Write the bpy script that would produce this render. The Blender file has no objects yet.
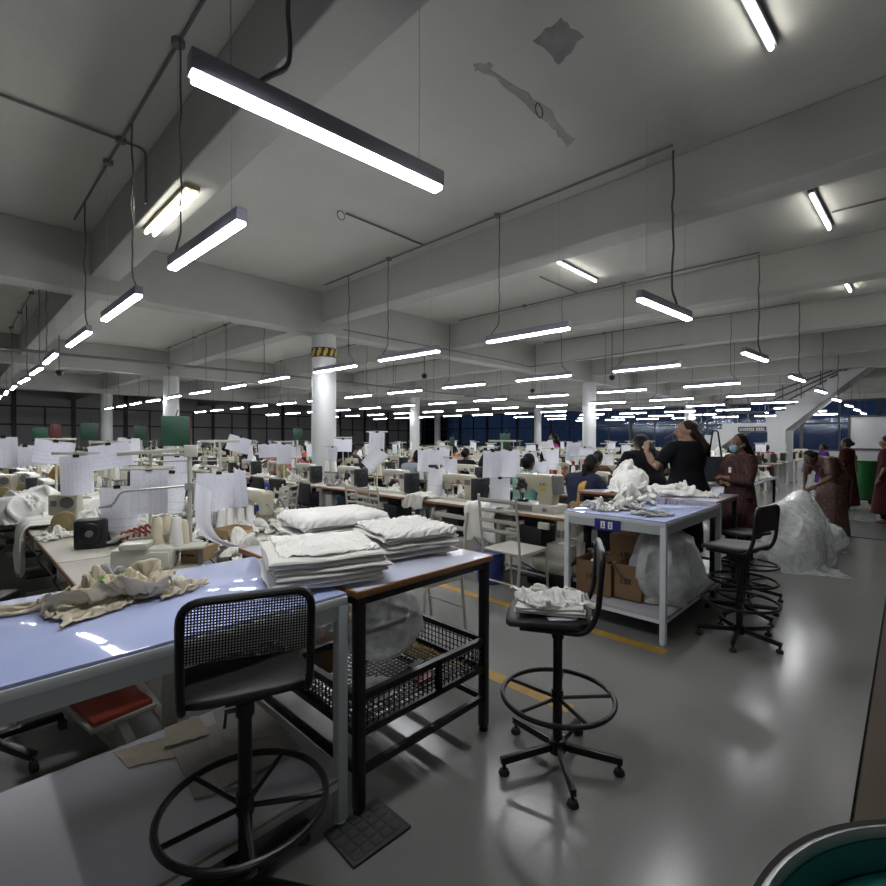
import bpy, bmesh, math, random
from mathutils import Vector, Matrix, noise
SC = bpy.context.scene
COL = SC.collection
PI = math.pi
V = Vector

# ------------------------------------------------------------------ helpers
class MB:
    """collects shapes; build() links them as ONE mesh object"""
    def __init__(s): s.v = []; s.f = []
    def add(s, vs, fs):
        n = len(s.v); s.v += [tuple(p) for p in vs]; s.f += [tuple(i + n for i in f) for f in fs]; return s
    def box(s, c, d, rz=0, m=None):
        x, y, z = d[0]/2, d[1]/2, d[2]/2
        vs = [V((a*x, b*y, e*z)) for e in (-1, 1) for b in (-1, 1) for a in (-1, 1)]
        M_ = m if m is not None else Matrix.Rotation(rz, 3, 'Z')
        vs = [M_ @ p + V(c) for p in vs]
        return s.add(vs, [(0,2,3,1),(4,5,7,6),(0,1,5,4),(2,6,7,3),(1,3,7,5),(0,4,6,2)])
    def b2(s, x0, y0, z0, x1, y1, z1):
        return s.box(((x0+x1)/2, (y0+y1)/2, (z0+z1)/2), (abs(x1-x0), abs(y1-y0), abs(z1-z0)))
    def bar(s, p, q, w, h=None, up=(0,0,1)):
        p, q = V(p), V(q); h = h or w; d = q - p; L = d.length
        if L < 1e-6: return s
        d /= L; u = V(up)
        if abs(d.dot(u)) > .98: u = V((1,0,0))
        r = d.cross(u).normalized(); u = r.cross(d)
        M_ = Matrix((d, r, u)).transposed()
        return s.box((p+q)/2, (L, w, h), m=M_)
    def tube(s, pts, r, n=8, closed=False, cap=True):
        pts = [V(p) for p in pts]; N = len(pts)
        rs = r if isinstance(r, (list, tuple)) else [r]*N
        vs = []; fs = []; pu = None
        for i, p in enumerate(pts):
            a = pts[i-1] if (i > 0 or closed) else p
            b = pts[(i+1) % N] if (i < N-1 or closed) else p
            t = (b - a)
            t = t.normalized() if t.length > 1e-9 else V((0,0,1))
            if pu is None:
                u = V((0,0,1)) if abs(t.z) < .9 else V((1,0,0))
                u = (u - t*u.dot(t)).normalized()
            else:
                u = (pu - t*pu.dot(t))
                u = u.normalized() if u.length > 1e-6 else t.orthogonal().normalized()
            pu = u; w = t.cross(u)
            for k in range(n):
                a_ = 2*PI*k/n; vs.append(p + (u*math.cos(a_) + w*math.sin(a_))*rs[i])
        M_ = N if closed else N-1
        for i in range(M_):
            j = (i+1) % N
            for k in range(n):
                l = (k+1) % n; fs.append((i*n+k, i*n+l, j*n+l, j*n+k))
        if cap and not closed:
            fs.append(tuple(range(n-1, -1, -1))); fs.append(tuple((N-1)*n+k for k in range(n)))
        return s.add(vs, fs)
    def lathe(s, prof, n=24, c=(0,0,0), m=None):
        vs = []; fs = []; M_ = m or Matrix.Identity(3); c = V(c)
        for (r, z) in prof:
            for k in range(n):
                a = 2*PI*k/n; vs.append(M_ @ V((max(r,1e-4)*math.cos(a), max(r,1e-4)*math.sin(a), z)) + c)
        for i in range(len(prof)-1):
            for k in range(n):
                l = (k+1) % n; fs.append((i*n+k, i*n+l, (i+1)*n+l, (i+1)*n+k))
        fs.append(tuple(range(n-1,-1,-1))); fs.append(tuple((len(prof)-1)*n+k for k in range(n)))
        return s.add(vs, fs)
    def cyl(s, p, q, r, n=16): return s.tube([p, q], r, n)
    def ball(s, c, r, n=12, m=None):
        rx, ry, rz = r if isinstance(r, (tuple, list)) else (r, r, r)
        k = max(6, n//2); vs = []; fs = []; M_ = m or Matrix.Identity(3)
        for i in range(k+1):
            th = PI*i/k
            for j in range(n):
                a = 2*PI*j/n
                sr = max(math.sin(th), 1e-3)
                vs.append(M_ @ V((rx*sr*math.cos(a), ry*sr*math.sin(a), -rz*math.cos(th))) + V(c))
        for i in range(k):
            for j in range(n):
                l = (j+1) % n; fs.append((i*n+j, i*n+l, (i+1)*n+l, (i+1)*n+j))
        fs.append(tuple(range(n-1,-1,-1))); fs.append(tuple(k*n+j for j in range(n)))
        return s.add(vs, fs)
    def prism(s, poly, h, m=None, c=(0,0,0)):
        """polygon in local xy, extruded along local z by h"""
        n = len(poly); M_ = m or Matrix.Identity(3); c = V(c)
        vs = [M_ @ V((x, y, 0)) + c for x, y in poly] + [M_ @ V((x, y, h)) + c for x, y in poly]
        fs = [tuple(range(n-1,-1,-1)), tuple(range(n, 2*n))] + [(i, (i+1) % n, n+(i+1) % n, n+i) for i in range(n)]
        return s.add(vs, fs)
    def loft(s, rings):
        """rings: list of lists of points, same count, capped"""
        n = len(rings[0]); vs = [p for r in rings for p in r]; fs = []
        for i in range(len(rings)-1):
            for k in range(n):
                l = (k+1) % n; fs.append((i*n+k, i*n+l, (i+1)*n+l, (i+1)*n+k))
        fs.append(tuple(range(n-1,-1,-1))); fs.append(tuple((len(rings)-1)*n+k for k in range(n)))
        return s.add(vs, fs)
    def mesh(s, name, bevel=0, smooth=35, seg=2):
        me = bpy.data.meshes.new(name); me.from_pydata(s.v, [], s.f)
        bm = bmesh.new(); bm.from_mesh(me)
        bmesh.ops.recalc_face_normals(bm, faces=bm.faces)
        if bevel:
            es = [e for e in bm.edges if len(e.link_faces) == 2 and e.calc_face_angle(0) > .5]
            bmesh.ops.bevel(bm, geom=es, offset=bevel, segments=seg, affect='EDGES', profile=.5, clamp_overlap=True)
        bm.to_mesh(me); bm.free()
        if smooth:
            me.polygons.foreach_set('use_smooth', [True]*len(me.polygons))
            me.set_sharp_from_angle(angle=math.radians(smooth))
        return me
    def build(s, name, mat, parent=None, bevel=0, smooth=35, loc=None, seg=2):
        return link(name, s.mesh(name, bevel, smooth, seg), mat, parent, loc)

def link(name, me, mat=None, parent=None, loc=None, rz=0):
    o = bpy.data.objects.new(name, me)
    if mat is not None and not me.materials: me.materials.append(mat)
    COL.objects.link(o)
    if parent: o.parent = parent
    if loc is not None: o.location = loc
    o.rotation_euler[2] = rz
    return o
def tag(o, label, cat, group=None, kind=None):
    if label: o['label'] = label
    if cat: o['category'] = cat
    if group: o['group'] = group
    if kind: o['kind'] = kind
    return o
def thing(name, label, cat, loc=(0,0,0), rz=0, group=None):
    o = bpy.data.objects.new(name, None); COL.objects.link(o); o.empty_display_size = .1
    o.location = loc; o.rotation_euler[2] = rz
    return tag(o, label, cat, group)
def struct(name, mb, mat, parent=None, bevel=0, smooth=35):
    o = mb.build(name, mat, parent, bevel, smooth)
    o['kind'] = 'structure'
    return o
KIDS = {}
def kids(o):
    return list(o.children)
def dup(o, loc, rz=0, label=None, group=None, scale=None):
    r = o.copy(); COL.objects.link(r); r.location = loc; r.rotation_euler = (0, 0, rz)
    if scale: r.scale = scale
    if label: r['label'] = label
    if group: r['group'] = group
    elif 'group' in r.keys() and group is None: pass
    for c in kids(o):
        d = c.copy(); COL.objects.link(d); d.parent = r
        for g in kids(c):
            e = g.copy(); COL.objects.link(e); e.parent = d
    return r
def bend(pts, rad, n=5):
    """polyline with rounded corners"""
    pts = [V(p) for p in pts]; out = [pts[0]]
    for i in range(1, len(pts)-1):
        a, b, c = pts[i-1], pts[i], pts[i+1]
        r = min(rad, (a-b).length*.49, (c-b).length*.49)
        p = b + (a-b).normalized()*r; q = b + (c-b).normalized()*r
        for k in range(n+1):
            t = k/n; out.append(p*(1-t)**2 + b*2*t*(1-t) + q*t*t)
    out.append(pts[-1]); return out
ORD = ['first','second','third','fourth','fifth','sixth','seventh','eighth','ninth','tenth','eleventh','twelfth','thirteenth','fourteenth','fifteenth','sixteenth','seventeenth','eighteenth','nineteenth','twentieth','twenty-first','twenty-second','twenty-third','twenty-fourth','twenty-fifth','twenty-sixth','twenty-seventh','twenty-eighth']

# ------------------------------------------------------------------ materials
MATS = {}
def nt(name):
    m = bpy.data.materials.new(name); m.use_nodes = True
    t = m.node_tree; t.nodes.clear()
    o = t.nodes.new('ShaderNodeOutputMaterial'); return m, t, o
def mat(name, col, rough=.6, metal=0, var=0, vs=4, bump=0, bs=30, spec=.5, col2=None, detail=4, coat=0, bdist=.01, sss=0):
    m, t, o = nt(name); N = t.nodes.new; L = t.links.new
    b = N('ShaderNodeBsdfPrincipled'); L(b.outputs[0], o.inputs[0])
    b.inputs['Base Color'].default_value = (*col, 1); b.inputs['Roughness'].default_value = rough
    b.inputs['Metallic'].default_value = metal; b.inputs['Specular IOR Level'].default_value = spec
    b.inputs['Coat Weight'].default_value = coat; b.inputs['Coat Roughness'].default_value = .15
    if var or bump: tc = N('ShaderNodeTexCoord')
    if var:
        n = N('ShaderNodeTexNoise'); n.inputs['Scale'].default_value = vs; n.inputs['Detail'].default_value = detail
        L(tc.outputs['Object'], n.inputs['Vector'])
        r = N('ShaderNodeValToRGB'); r.color_ramp.elements[0].position = .3; r.color_ramp.elements[1].position = .7
        c2 = col2 or tuple(c*(1-var) for c in col)
        r.color_ramp.elements[0].color = (*c2, 1); r.color_ramp.elements[1].color = (*col, 1)
        L(n.outputs['Fac'], r.inputs[0]); L(r.outputs[0], b.inputs['Base Color'])
    if bump:
        n = N('ShaderNodeTexNoise'); n.inputs['Scale'].default_value = bs; n.inputs['Detail'].default_value = 3
        L(tc.outputs['Object'], n.inputs['Vector'])
        u = N('ShaderNodeBump'); u.inputs['Strength'].default_value = bump; u.inputs['Distance'].default_value = bdist
        L(n.outputs['Fac'], u.inputs['Height']); L(u.outputs[0], b.inputs['Normal'])
    MATS[name] = m; return m
def emis(name, col, s):
    m, t, o = nt(name); e = t.nodes.new('ShaderNodeEmission'); e.inputs[0].default_value = (*col, 1); e.inputs[1].default_value = s
    t.links.new(e.outputs[0], o.inputs[0]); MATS[name] = m; return m
def film(name, col, alpha, rough=.18, bump=.6, bs=14, spread=.3):
    m, t, o = nt(name); N = t.nodes.new; L = t.links.new
    b = N('ShaderNodeBsdfPrincipled'); b.inputs['Base Color'].default_value = (*col, 1); b.inputs['Roughness'].default_value = rough
    tr = N('ShaderNodeBsdfTransparent'); mx = N('ShaderNodeMixShader')
    tc = N('ShaderNodeTexCoord'); n = N('ShaderNodeTexNoise'); n.inputs['Scale'].default_value = bs; n.inputs['Detail'].default_value = 5
    n.inputs['Distortion'].default_value = 1.2
    L(tc.outputs['Object'], n.inputs['Vector'])
    mr = N('ShaderNodeMapRange'); mr.inputs[1].default_value = .3; mr.inputs[2].default_value = .72
    mr.inputs[3].default_value = max(0, alpha-spread); mr.inputs[4].default_value = min(1, alpha+spread)
    L(n.outputs['Fac'], mr.inputs[0]); L(mr.outputs[0], mx.inputs[0])
    u = N('ShaderNodeBump'); u.inputs['Strength'].default_value = bump; u.inputs['Distance'].default_value = .02
    L(n.outputs['Fac'], u.inputs['Height']); L(u.outputs[0], b.inputs['Normal'])
    L(tr.outputs[0], mx.inputs[1]); L(b.outputs[0], mx.inputs[2]); L(mx.outputs[0], o.inputs[0])
    MATS[name] = m; return m
def paper(name, rows, cols, head, col=(.74,.75,.84), ink=(.28,.29,.36), tone=None):
    """printed form: ruled rows and columns, local x = across, z = up, origin at the sheet's top centre"""
    m, t, o = nt(name); N = t.nodes.new; L = t.links.new
    b = N('ShaderNodeBsdfPrincipled'); b.inputs['Roughness'].default_value = .6; L(b.outputs[0], o.inputs[0])
    tc = N('ShaderNodeTexCoord'); sp = N('ShaderNodeSeparateXYZ'); L(tc.outputs['Object'], sp.inputs[0])
    def mth(op, a, bv=None):
        n = N('ShaderNodeMath'); n.operation = op
        for i, q in enumerate((a, bv)):
            if q is None: continue
            if isinstance(q, (int, float)): n.inputs[i].default_value = q
            else: L(q, n.inputs[i])
        return n.outputs[0]
    zr = mth('LESS_THAN', mth('FRACT', mth('MULTIPLY', sp.outputs['Z'], rows)), .16)
    xr = mth('LESS_THAN', mth('FRACT', mth('MULTIPLY', mth('ADD', sp.outputs['X'], .5), cols)), .09)
    nz = N('ShaderNodeTexNoise'); nz.inputs['Scale'].default_value = 1; nz.inputs['Detail'].default_value = 2
    mp = N('ShaderNodeMapping'); mp.inputs['Scale'].default_value = (55, 1, 90); L(tc.outputs['Object'], mp.inputs[0]); L(mp.outputs[0], nz.inputs['Vector'])
    wr = mth('MULTIPLY', mth('GREATER_THAN', nz.outputs['Fac'], .58), .22)
    lines = mth('MULTIPLY', mth('MAXIMUM', zr, xr), .28)
    top = mth('GREATER_THAN', sp.outputs['Z'], -head)
    rim = mth('LESS_THAN', sp.outputs['Z'], -.02)
    fac = mth('MULTIPLY', mth('MAXIMUM', mth('MULTIPLY', lines, mth('SUBTRACT', 1, top)), wr), rim)
    mx = N('ShaderNodeMix'); mx.data_type = 'RGBA'
    mx.inputs[6].default_value = (*col, 1); mx.inputs[7].default_value = (*ink, 1)
    L(fac, mx.inputs[0]); L(mx.outputs[2], b.inputs['Base Color'])
    MATS[name] = m; return m
def cloth(name, col, var=.1, seam=None):
    m = mat(name, col, .92, var=var, vs=7, bump=.25, bs=60, spec=.15, bdist=.004)
    return m
M = MATS
LAMP_E = 15.0
emis('lamp_light', (.97, .98, 1.0), LAMP_E); emis('tube_light', (1.0, .96, .86), 4.5)
mat('lamp_grey', (.20,.20,.25), .5, .1)
mat('cord', (.06,.06,.068), .6)
mat('wire', (.25,.25,.25), .4, .6)
mat('conduit', (.12,.12,.125), .5)
mat('pipe', (.14,.14,.15), .5)
mat('concrete_paint', (.47,.475,.45), .85, var=.09, vs=1.1, bump=.25, bs=9, bdist=.02, detail=8)
mat('beam_paint', (.35,.355,.335), .85, var=.08, vs=1.5, bump=.25, bs=9, bdist=.02, detail=8)
mat('cement', (.25,.25,.25), .9, var=.25, vs=9)
mat('rust_mark', (.33,.325,.31), .9, var=.3, vs=14)
mat('column_paint', (.46,.475,.485), .5, var=.05, vs=2)
mat('white_wall', (.40,.41,.42), .7, var=.05)
mat('grey_wall', (.42,.42,.41), .8, var=.08)
mat('mullion', (.03,.03,.033), .5)
mat('frosted', (.34,.34,.35), .4, var=.1, vs=.6)
mat('yellow_paint', (.40,.24,.035), .5, var=.25, vs=9)
mat('groove', (.012,.012,.012), .8)
mat('table_white', (.42,.45,.46), .45, var=.05)
mat('table_frame', (.40,.44,.45), .4)
mat('table_trim', (.62,.65,.67), .4)
mat('blue_sheet', (.38,.44,.70), .05, var=.16, vs=3.5, bump=.006, bs=4, col2=(.45,.51,.76), spec=.5)
mat('shelf_white', (.42,.42,.46), .55, var=.06, vs=3)
mat('wood_edge', (.33,.16,.07), .45, var=.35, vs=20)
mat('ply_edge', (.28,.19,.10), .6, var=.3, vs=30)
mat('laminate', (.52,.54,.66), .18, var=.04)
mat('sew_top', (.50,.48,.42), .35, var=.06, vs=6)
mat('black_metal', (.007,.007,.008), .36, spec=.4)
mat('black_mat', (.012,.012,.013), .6, var=.3, vs=30)
mat('black_vinyl', (.012,.012,.013), .5, bump=.15, bs=50, spec=.3)
mat('rubber', (.014,.014,.014), .8)
mat('rubber_mat', (.030,.031,.034), .6, var=.5, vs=16)
mat('chrome', (.55,.55,.54), .25, .9)
mat('cream_metal', (.36,.35,.31), .4, var=.06)
mat('machine_cream', (.46,.43,.33), .35, var=.06, vs=10)
mat('machine_white', (.50,.49,.43), .3, var=.04)
mat('machine_grey', (.14,.14,.14), .4)
mat('machine_dark', (.012,.013,.017), .45, spec=.35)
mat('brass_cream', (.30,.24,.11), .4, var=.2, vs=20)
mat('steel', (.42,.42,.41), .35, .8)
mat('stand_cream', (.46,.46,.39), .4)
mat('thread_white', (.78,.77,.74), .8, bump=.5, bs=200)
mat('thread_cream', (.62,.57,.43), .8, bump=.5, bs=200)
mat('thread_dark', (.03,.03,.03), .7)
mat('cardboard', (.20,.12,.06), .85, var=.12, vs=8)
mat('card_tan', (.38,.27,.15), .85, var=.1, vs=8)
mat('kraft_grey', (.33,.31,.285), .9, var=.15, vs=6, bump=.2, bs=8)
mat('kraft_tan', (.36,.32,.25), .9, var=.15, vs=6)
mat('red_plastic', (.24,.035,.02), .5, var=.2, vs=12)
mat('blue_plastic', (.03,.05,.22), .5)
mat('blue_sign', (.02,.025,.20), .35)
mat('sign_white', (.75,.76,.80), .5)
mat('sign_black', (.015,.015,.02), .5)
mat('green_board', (.006,.050,.026), .5, var=.12, vs=6)
mat('green_bin', (.008,.085,.016), .4)
mat('teal_lid', (.012,.25,.22), .55, var=.12, vs=3)
mat('drum_ring', (.25,.255,.255), .38, .8, bump=.1)
mat('drum_body', (.0,.06,.055), .5)
mat('yellow_wire', (.45,.32,.05), .5)
mat('red_board', (.09,.010,.010), .5)
mat('hazard_yellow', (.50,.34,.04), .5)
mat('dark_brown', (.06,.04,.03), .8)
cloth('cloth_white', (.72,.71,.68)); cloth('cloth_off', (.62,.61,.57)); cloth('cloth_cream', (.58,.52,.40), .12); cloth('cloth_grey', (.40,.40,.38), .14)
cloth('cloth_seam', (.05,.05,.05))
cloth('print_green', (.20,.36,.06))
film('poly_clear', (.70,.73,.75), .52, .32, .15, 8, .14); film('poly_milky', (.76,.80,.83), .46, .20, .30, 7, .16); film('poly_thin', (.66,.67,.69), .42, .3, .15, 8, .14)
paper('sheet_table', 55, 38, .05); paper('sheet_form', 70, 16, .07, (.70,.71,.80)); paper('sheet_chart', 28, 60, .09, (.74,.75,.86), (.30,.42,.45)); paper('sheet_grey', 40, 5, .12, (.42,.42,.39), (.3,.3,.28)); paper('sheet_plain', 18, 3, .2, (.72,.73,.79))
SHEETS = ['sheet_table','sheet_form','sheet_chart','sheet_plain']
mat('skin_brown', (.16,.085,.05), .55, var=.08); mat('skin_dark', (.09,.048,.03), .55); mat('skin_tan', (.26,.15,.095), .55)
mat('hair_black', (.006,.0055,.0055), .65, bump=.4, bs=60, spec=.15); mat('hair_brown', (.016,.010,.008), .6, bump=.4, bs=60, spec=.2)
mat('eye_white', (.40,.39,.38), .4); mat('lip', (.18,.06,.05), .5)
for n_, c_ in dict(black=(.008,.008,.010), navy=(.020,.024,.05), teal=(.15,.30,.27), grey_shirt=(.20,.23,.24), pink=(.36,.13,.16), maroon=(.035,.007,.008), red=(.20,.02,.024), orange=(.45,.10,.04), magenta=(.35,.04,.20), purple=(.07,.025,.14), brown=(.09,.045,.03), ochre=(.38,.23,.07), denim=(.04,.12,.25), green=(.02,.11,.06), cream=(.55,.50,.45), mask_blue=(.28,.48,.62), slate=(.05,.055,.065), dull=(.16,.12,.10)).items():
    cloth('wear_'+n_, c_, .2)

def sari_mat():
    m, t, o = nt('wear_sari'); N = t.nodes.new; L = t.links.new
    b = N('ShaderNodeBsdfPrincipled'); b.inputs['Roughness'].default_value = .6; L(b.outputs[0], o.inputs[0])
    tc = N('ShaderNodeTexCoord'); n = N('ShaderNodeTexVoronoi'); n.inputs['Scale'].default_value = 16; L(tc.outputs['Object'], n.inputs['Vector'])
    r = N('ShaderNodeValToRGB'); e = r.color_ramp.elements; e[0].position = .12; e[0].color = (.12,.065,.04,1); e[1].position = .42; e[1].color = (.05,.022,.016,1)
    L(n.outputs['Distance'], r.inputs[0]); L(r.outputs[0], b.inputs['Base Color']); MATS['wear_sari'] = m
sari_mat()
def plaid_mat():
    m, t, o = nt('wear_plaid'); N = t.nodes.new; L = t.links.new
    b = N('ShaderNodeBsdfPrincipled'); b.inputs['Roughness'].default_value = .85; L(b.outputs[0], o.inputs[0])
    tc = N('ShaderNodeTexCoord'); fac = None
    for ax, sc in (('X', 9), ('Y', 9), ('Z', 9)):
        w = N('ShaderNodeTexWave'); w.bands_direction = ax; w.inputs['Scale'].default_value = sc*1.5; w.inputs['Distortion'].default_value = .4; L(tc.outputs['Object'], w.inputs['Vector'])
        if fac is None: fac = w.outputs['Fac']
        else:
            a = N('ShaderNodeMath'); a.operation = 'ADD'; L(fac, a.inputs[0]); L(w.outputs['Fac'], a.inputs[1]); fac = a.outputs[0]
    r = N('ShaderNodeValToRGB'); e = r.color_ramp.elements; e[0].position = .38; e[0].color = (.010,.005,.006,1); e[1].position = .62; e[1].color = (.075,.020,.020,1)
    d = N('ShaderNodeMath'); d.operation = 'DIVIDE'; L(fac, d.inputs[0]); d.inputs[1].default_value = 3
    L(d.outputs[0], r.inputs[0]); L(r.outputs[0], b.inputs['Base Color']); MATS['wear_plaid'] = m
plaid_mat()
def floor_mat(name, c1, c2, c3, r0, r1):
    m, t, o = nt(name); N = t.nodes.new; L = t.links.new
    b = N('ShaderNodeBsdfPrincipled'); L(b.outputs[0], o.inputs[0])
    tc = N('ShaderNodeTexCoord')
    n1 = N('ShaderNodeTexNoise'); n1.inputs['Scale'].default_value = .55; n1.inputs['Detail'].default_value = 3; L(tc.outputs['Object'], n1.inputs['Vector'])
    n2 = N('ShaderNodeTexNoise'); n2.inputs['Scale'].default_value = 60; n2.inputs['Detail'].default_value = 3; L(tc.outputs['Object'], n2.inputs['Vector'])
    r = N('ShaderNodeValToRGB'); e = r.color_ramp.elements; e[0].position = .35; e[0].color = (*c1, 1); e[1].position = .65; e[1].color = (*c2, 1); L(n1.outputs['Fac'], r.inputs[0])
    mx = N('ShaderNodeMix'); mx.data_type = 'RGBA'; mx.inputs[0].default_value = .2; L(r.outputs[0], mx.inputs[6])
    r2 = N('ShaderNodeValToRGB'); e = r2.color_ramp.elements; e[0].position = .4; e[0].color = (*c3, 1); e[1].position = .6; e[1].color = (*c2, 1); L(n2.outputs['Fac'], r2.inputs[0]); L(r2.outputs[0], mx.inputs[7])
    L(mx.outputs[2], b.inputs['Base Color'])
    mr = N('ShaderNodeMapRange'); mr.inputs[3].default_value = r0; mr.inputs[4].default_value = r1; L(n1.outputs['Fac'], mr.inputs[0]); L(mr.outputs[0], b.inputs['Roughness'])
    b.inputs['Specular IOR Level'].default_value = .24
    MATS[name] = m
floor_mat('floor_epoxy', (.18,.179,.173), (.20,.199,.192), (.165,.164,.158), .195, .205)
floor_mat('floor_brown', (.055,.040,.027), (.075,.056,.038), (.045,.033,.023), .5, .6)
def glass_mat():
    m, t, o = nt('window_glass'); N = t.nodes.new; L = t.links.new
    g = N('ShaderNodeBsdfGlossy'); g.inputs['Roughness'].default_value = .08; g.inputs[0].default_value = (.35,.37,.4,1); tr = N('ShaderNodeBsdfTransparent'); tr.inputs[0].default_value = (.8,.85,.9,1)
    fr = N('ShaderNodeFresnel'); fr.inputs[0].default_value = 1.45; mx = N('ShaderNodeMixShader')
    L(fr.outputs[0], mx.inputs[0]); L(tr.outputs[0], mx.inputs[1]); L(g.outputs[0], mx.inputs[2]); L(mx.outputs[0], o.inputs[0]); MATS['window_glass'] = m
glass_mat()
# ------------------------------------------------------------------ camera (level eye height 1.5 m, looking into the corner of the grid)
CF, CYAW, CPIT, CROL = 482.03, math.radians(44.173), math.radians(.5865), math.radians(.1487)
_F = V((math.cos(CYAW)*math.cos(CPIT), math.sin(CYAW)*math.cos(CPIT), -math.sin(CPIT)))
_R = V((math.sin(CYAW), -math.cos(CYAW), 0)); _U = _R.cross(_F)
_R, _U = _R*math.cos(CROL)+_U*math.sin(CROL), _U*math.cos(CROL)-_R*math.sin(CROL)
EYE = V((0, 0, 1.5))
def at(x, y, d):
    """point seen at pixel x, y of the 886 px frame at depth d metres"""
    return EYE + d*(_F + (x-443)/CF*_R - (y-443)/CF*_U)
cd_ = bpy.data.cameras.new('camera'); cam = bpy.data.objects.new('camera', cd_); COL.objects.link(cam)
cd_.sensor_width = 36; cd_.lens = CF/886*36; cd_.clip_start = .02; cd_.clip_end = 200
cam.matrix_world = Matrix.Translation(EYE) @ Matrix((_R, _U, -_F)).transposed().to_4x4()
SC.camera = cam
w = bpy.data.worlds.new('dusk'); SC.world = w; w.use_nodes = True
bg = w.node_tree.nodes['Background']; bg.inputs[0].default_value = (.16, .30, .66, 1); bg.inputs[1].default_value = .010
SC.view_settings.view_transform = 'Standard'; SC.view_settings.look = 'None'; SC.view_settings.gamma = 1; SC.view_settings.use_curve_mapping = False
SC.view_settings.exposure = 2.78
SC.cycles.max_bounces = 8; SC.cycles.diffuse_bounces = 4; SC.cycles.glossy_bounces = 3; SC.cycles.transparent_max_bounces = 12
SC.cycles.caustics_reflective = False; SC.cycles.caustics_refractive = False; SC.cycles.sample_clamp_indirect = 4
# ------------------------------------------------------------------ real cloth, dropped and settled
def patch(w, h, nx, ny, seed, gx=.6, gy=.6, wx=3, wy=2, amp=.05):
    """gathered cloth patch in the air: pleats in two directions"""
    r = random.Random(seed); m = MB(); ph = r.uniform(0, 6)
    for j in range(ny+1):
        for i in range(nx+1):
            u, v = i/nx-.5, j/ny-.5
            X = u*w*gx + .03*w*math.sin(v*7+ph)*(gx < .95); Y = v*h*gy + .03*h*math.sin(u*6+ph)*(gy < .95)
            Z = amp*math.sin(u*2*PI*wx+ph+2*v) + amp*math.sin(v*2*PI*wy+ph*2+2*u) + amp*.6*noise.noise(V((u*6, v*6, seed)))
            m.v.append((X, Y, Z))
    for j in range(ny):
        for i in range(nx):
            q = j*(nx+1)+i; m.f.append((q, q+1, q+nx+2, q+nx+1))
    return m
def simulate(items, frames=55):
    """items: (mb, z0, collider MB or None, stiffness); each falls in its own spot, returns settled meshes"""
    objs = []; cols = []
    gp = MB().b2(-90,-90,-.2,90,90,0).build('drop_surface', None); cols.append(gp)
    for k, (mb, z0, co, st) in enumerate(items):
        x0 = k*6.0-20
        me = bpy.data.meshes.new('garment'); me.from_pydata(mb.v, [], mb.f)
        o = bpy.data.objects.new('cloth', me); COL.objects.link(o); o.location = (x0, 0, z0)
        if co: c_ = co.build('collider', None, loc=(x0,0,0)); cols.append(c_)
        c = o.modifiers.new('cloth', 'CLOTH'); s = c.settings
        s.quality = 4; s.mass = .35; s.tension_stiffness = 12; s.compression_stiffness = 12; s.shear_stiffness = 4; s.bending_stiffness = st; s.air_damping = 1; s.bending_damping = .5
        cs = c.collision_settings; cs.use_self_collision = True; cs.self_distance_min = .006; cs.distance_min = .004; cs.collision_quality = 2; cs.self_friction = 8
        c.point_cache.frame_start = 1; c.point_cache.frame_end = frames+1
        objs.append(o)
    for q in cols:
        q.modifiers.new('c', 'COLLISION'); q.collision.thickness_outer = .004; q.collision.cloth_friction = 25
    for f in range(1, frames+1): SC.frame_set(f)
    dg = bpy.context.evaluated_depsgraph_get(); out = []
    for o in objs:
        me = bpy.data.meshes.new_from_object(o.evaluated_get(dg)); me.transform(Matrix.Translation((0, 0, o.location.z))); out.append(me)
    for o in objs+cols: bpy.data.objects.remove(o)
    SC.frame_set(1)
    return out
def finish(me, name, thick=.003, sub=0, centre=True):
    if centre:
        xs = [v.co.x for v in me.vertices]; ys = [v.co.y for v in me.vertices]; zs = [v.co.z for v in me.vertices]
        me.transform(Matrix.Translation((-(min(xs)+max(xs))/2, -(min(ys)+max(ys))/2, -min(zs)+.001)))
    o = bpy.data.objects.new('tmp', me); COL.objects.link(o)
    if sub: m = o.modifiers.new('u', 'SUBSURF'); m.levels = sub; m.render_levels = sub
    if thick: m = o.modifiers.new('s', 'SOLIDIFY'); m.thickness = thick; m.offset = 1
    r = bpy.data.meshes.new_from_object(o.evaluated_get(bpy.context.evaluated_depsgraph_get())); bpy.data.objects.remove(o)
    r.name = name; r.polygons.foreach_set('use_smooth', [True]*len(r.polygons)); r.materials.clear()
    return r
def crumple_lump(rx, ry, h, seed, nr=14, na=40, tilt=0):
    vs = []; fs = []
    for i in range(nr+1):
        t = i/nr
        for k in range(na):
            a = 2*PI*k/na; R = 1+.18*noise.noise(V((math.cos(a)*1.3, math.sin(a)*1.3, seed)))
            x, y = rx*R*t*math.cos(a), ry*R*t*math.sin(a)
            vs.append((x, y, h*(1-tilt*(.5-.5*x/rx))*(1-t**2.6)**.5*(.8+.35*noise.noise(V((x*2.4/max(rx,.3)*.6, y*2.4/max(ry,.3)*.6, seed+4))))))
    for i in range(nr):
        for k in range(na): l = (k+1) % na; fs.append((i*na+k, (i+1)*na+k, (i+1)*na+l, i*na+l))
    fs.append(tuple(nr*na+k for k in range(na-1,-1,-1)))
    return MB().add(vs, fs)
def rbox(w, d, h): 
    m = MB(); m.b2(-w/2,-d/2,0,w/2,d/2,h); me = m.mesh('x', bevel=min(.03, h*.4), smooth=0, seg=3)
    q = MB(); q.v = [tuple(v.co) for v in me.vertices]; q.f = [tuple(p.vertices) for p in me.polygons]; return q
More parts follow.
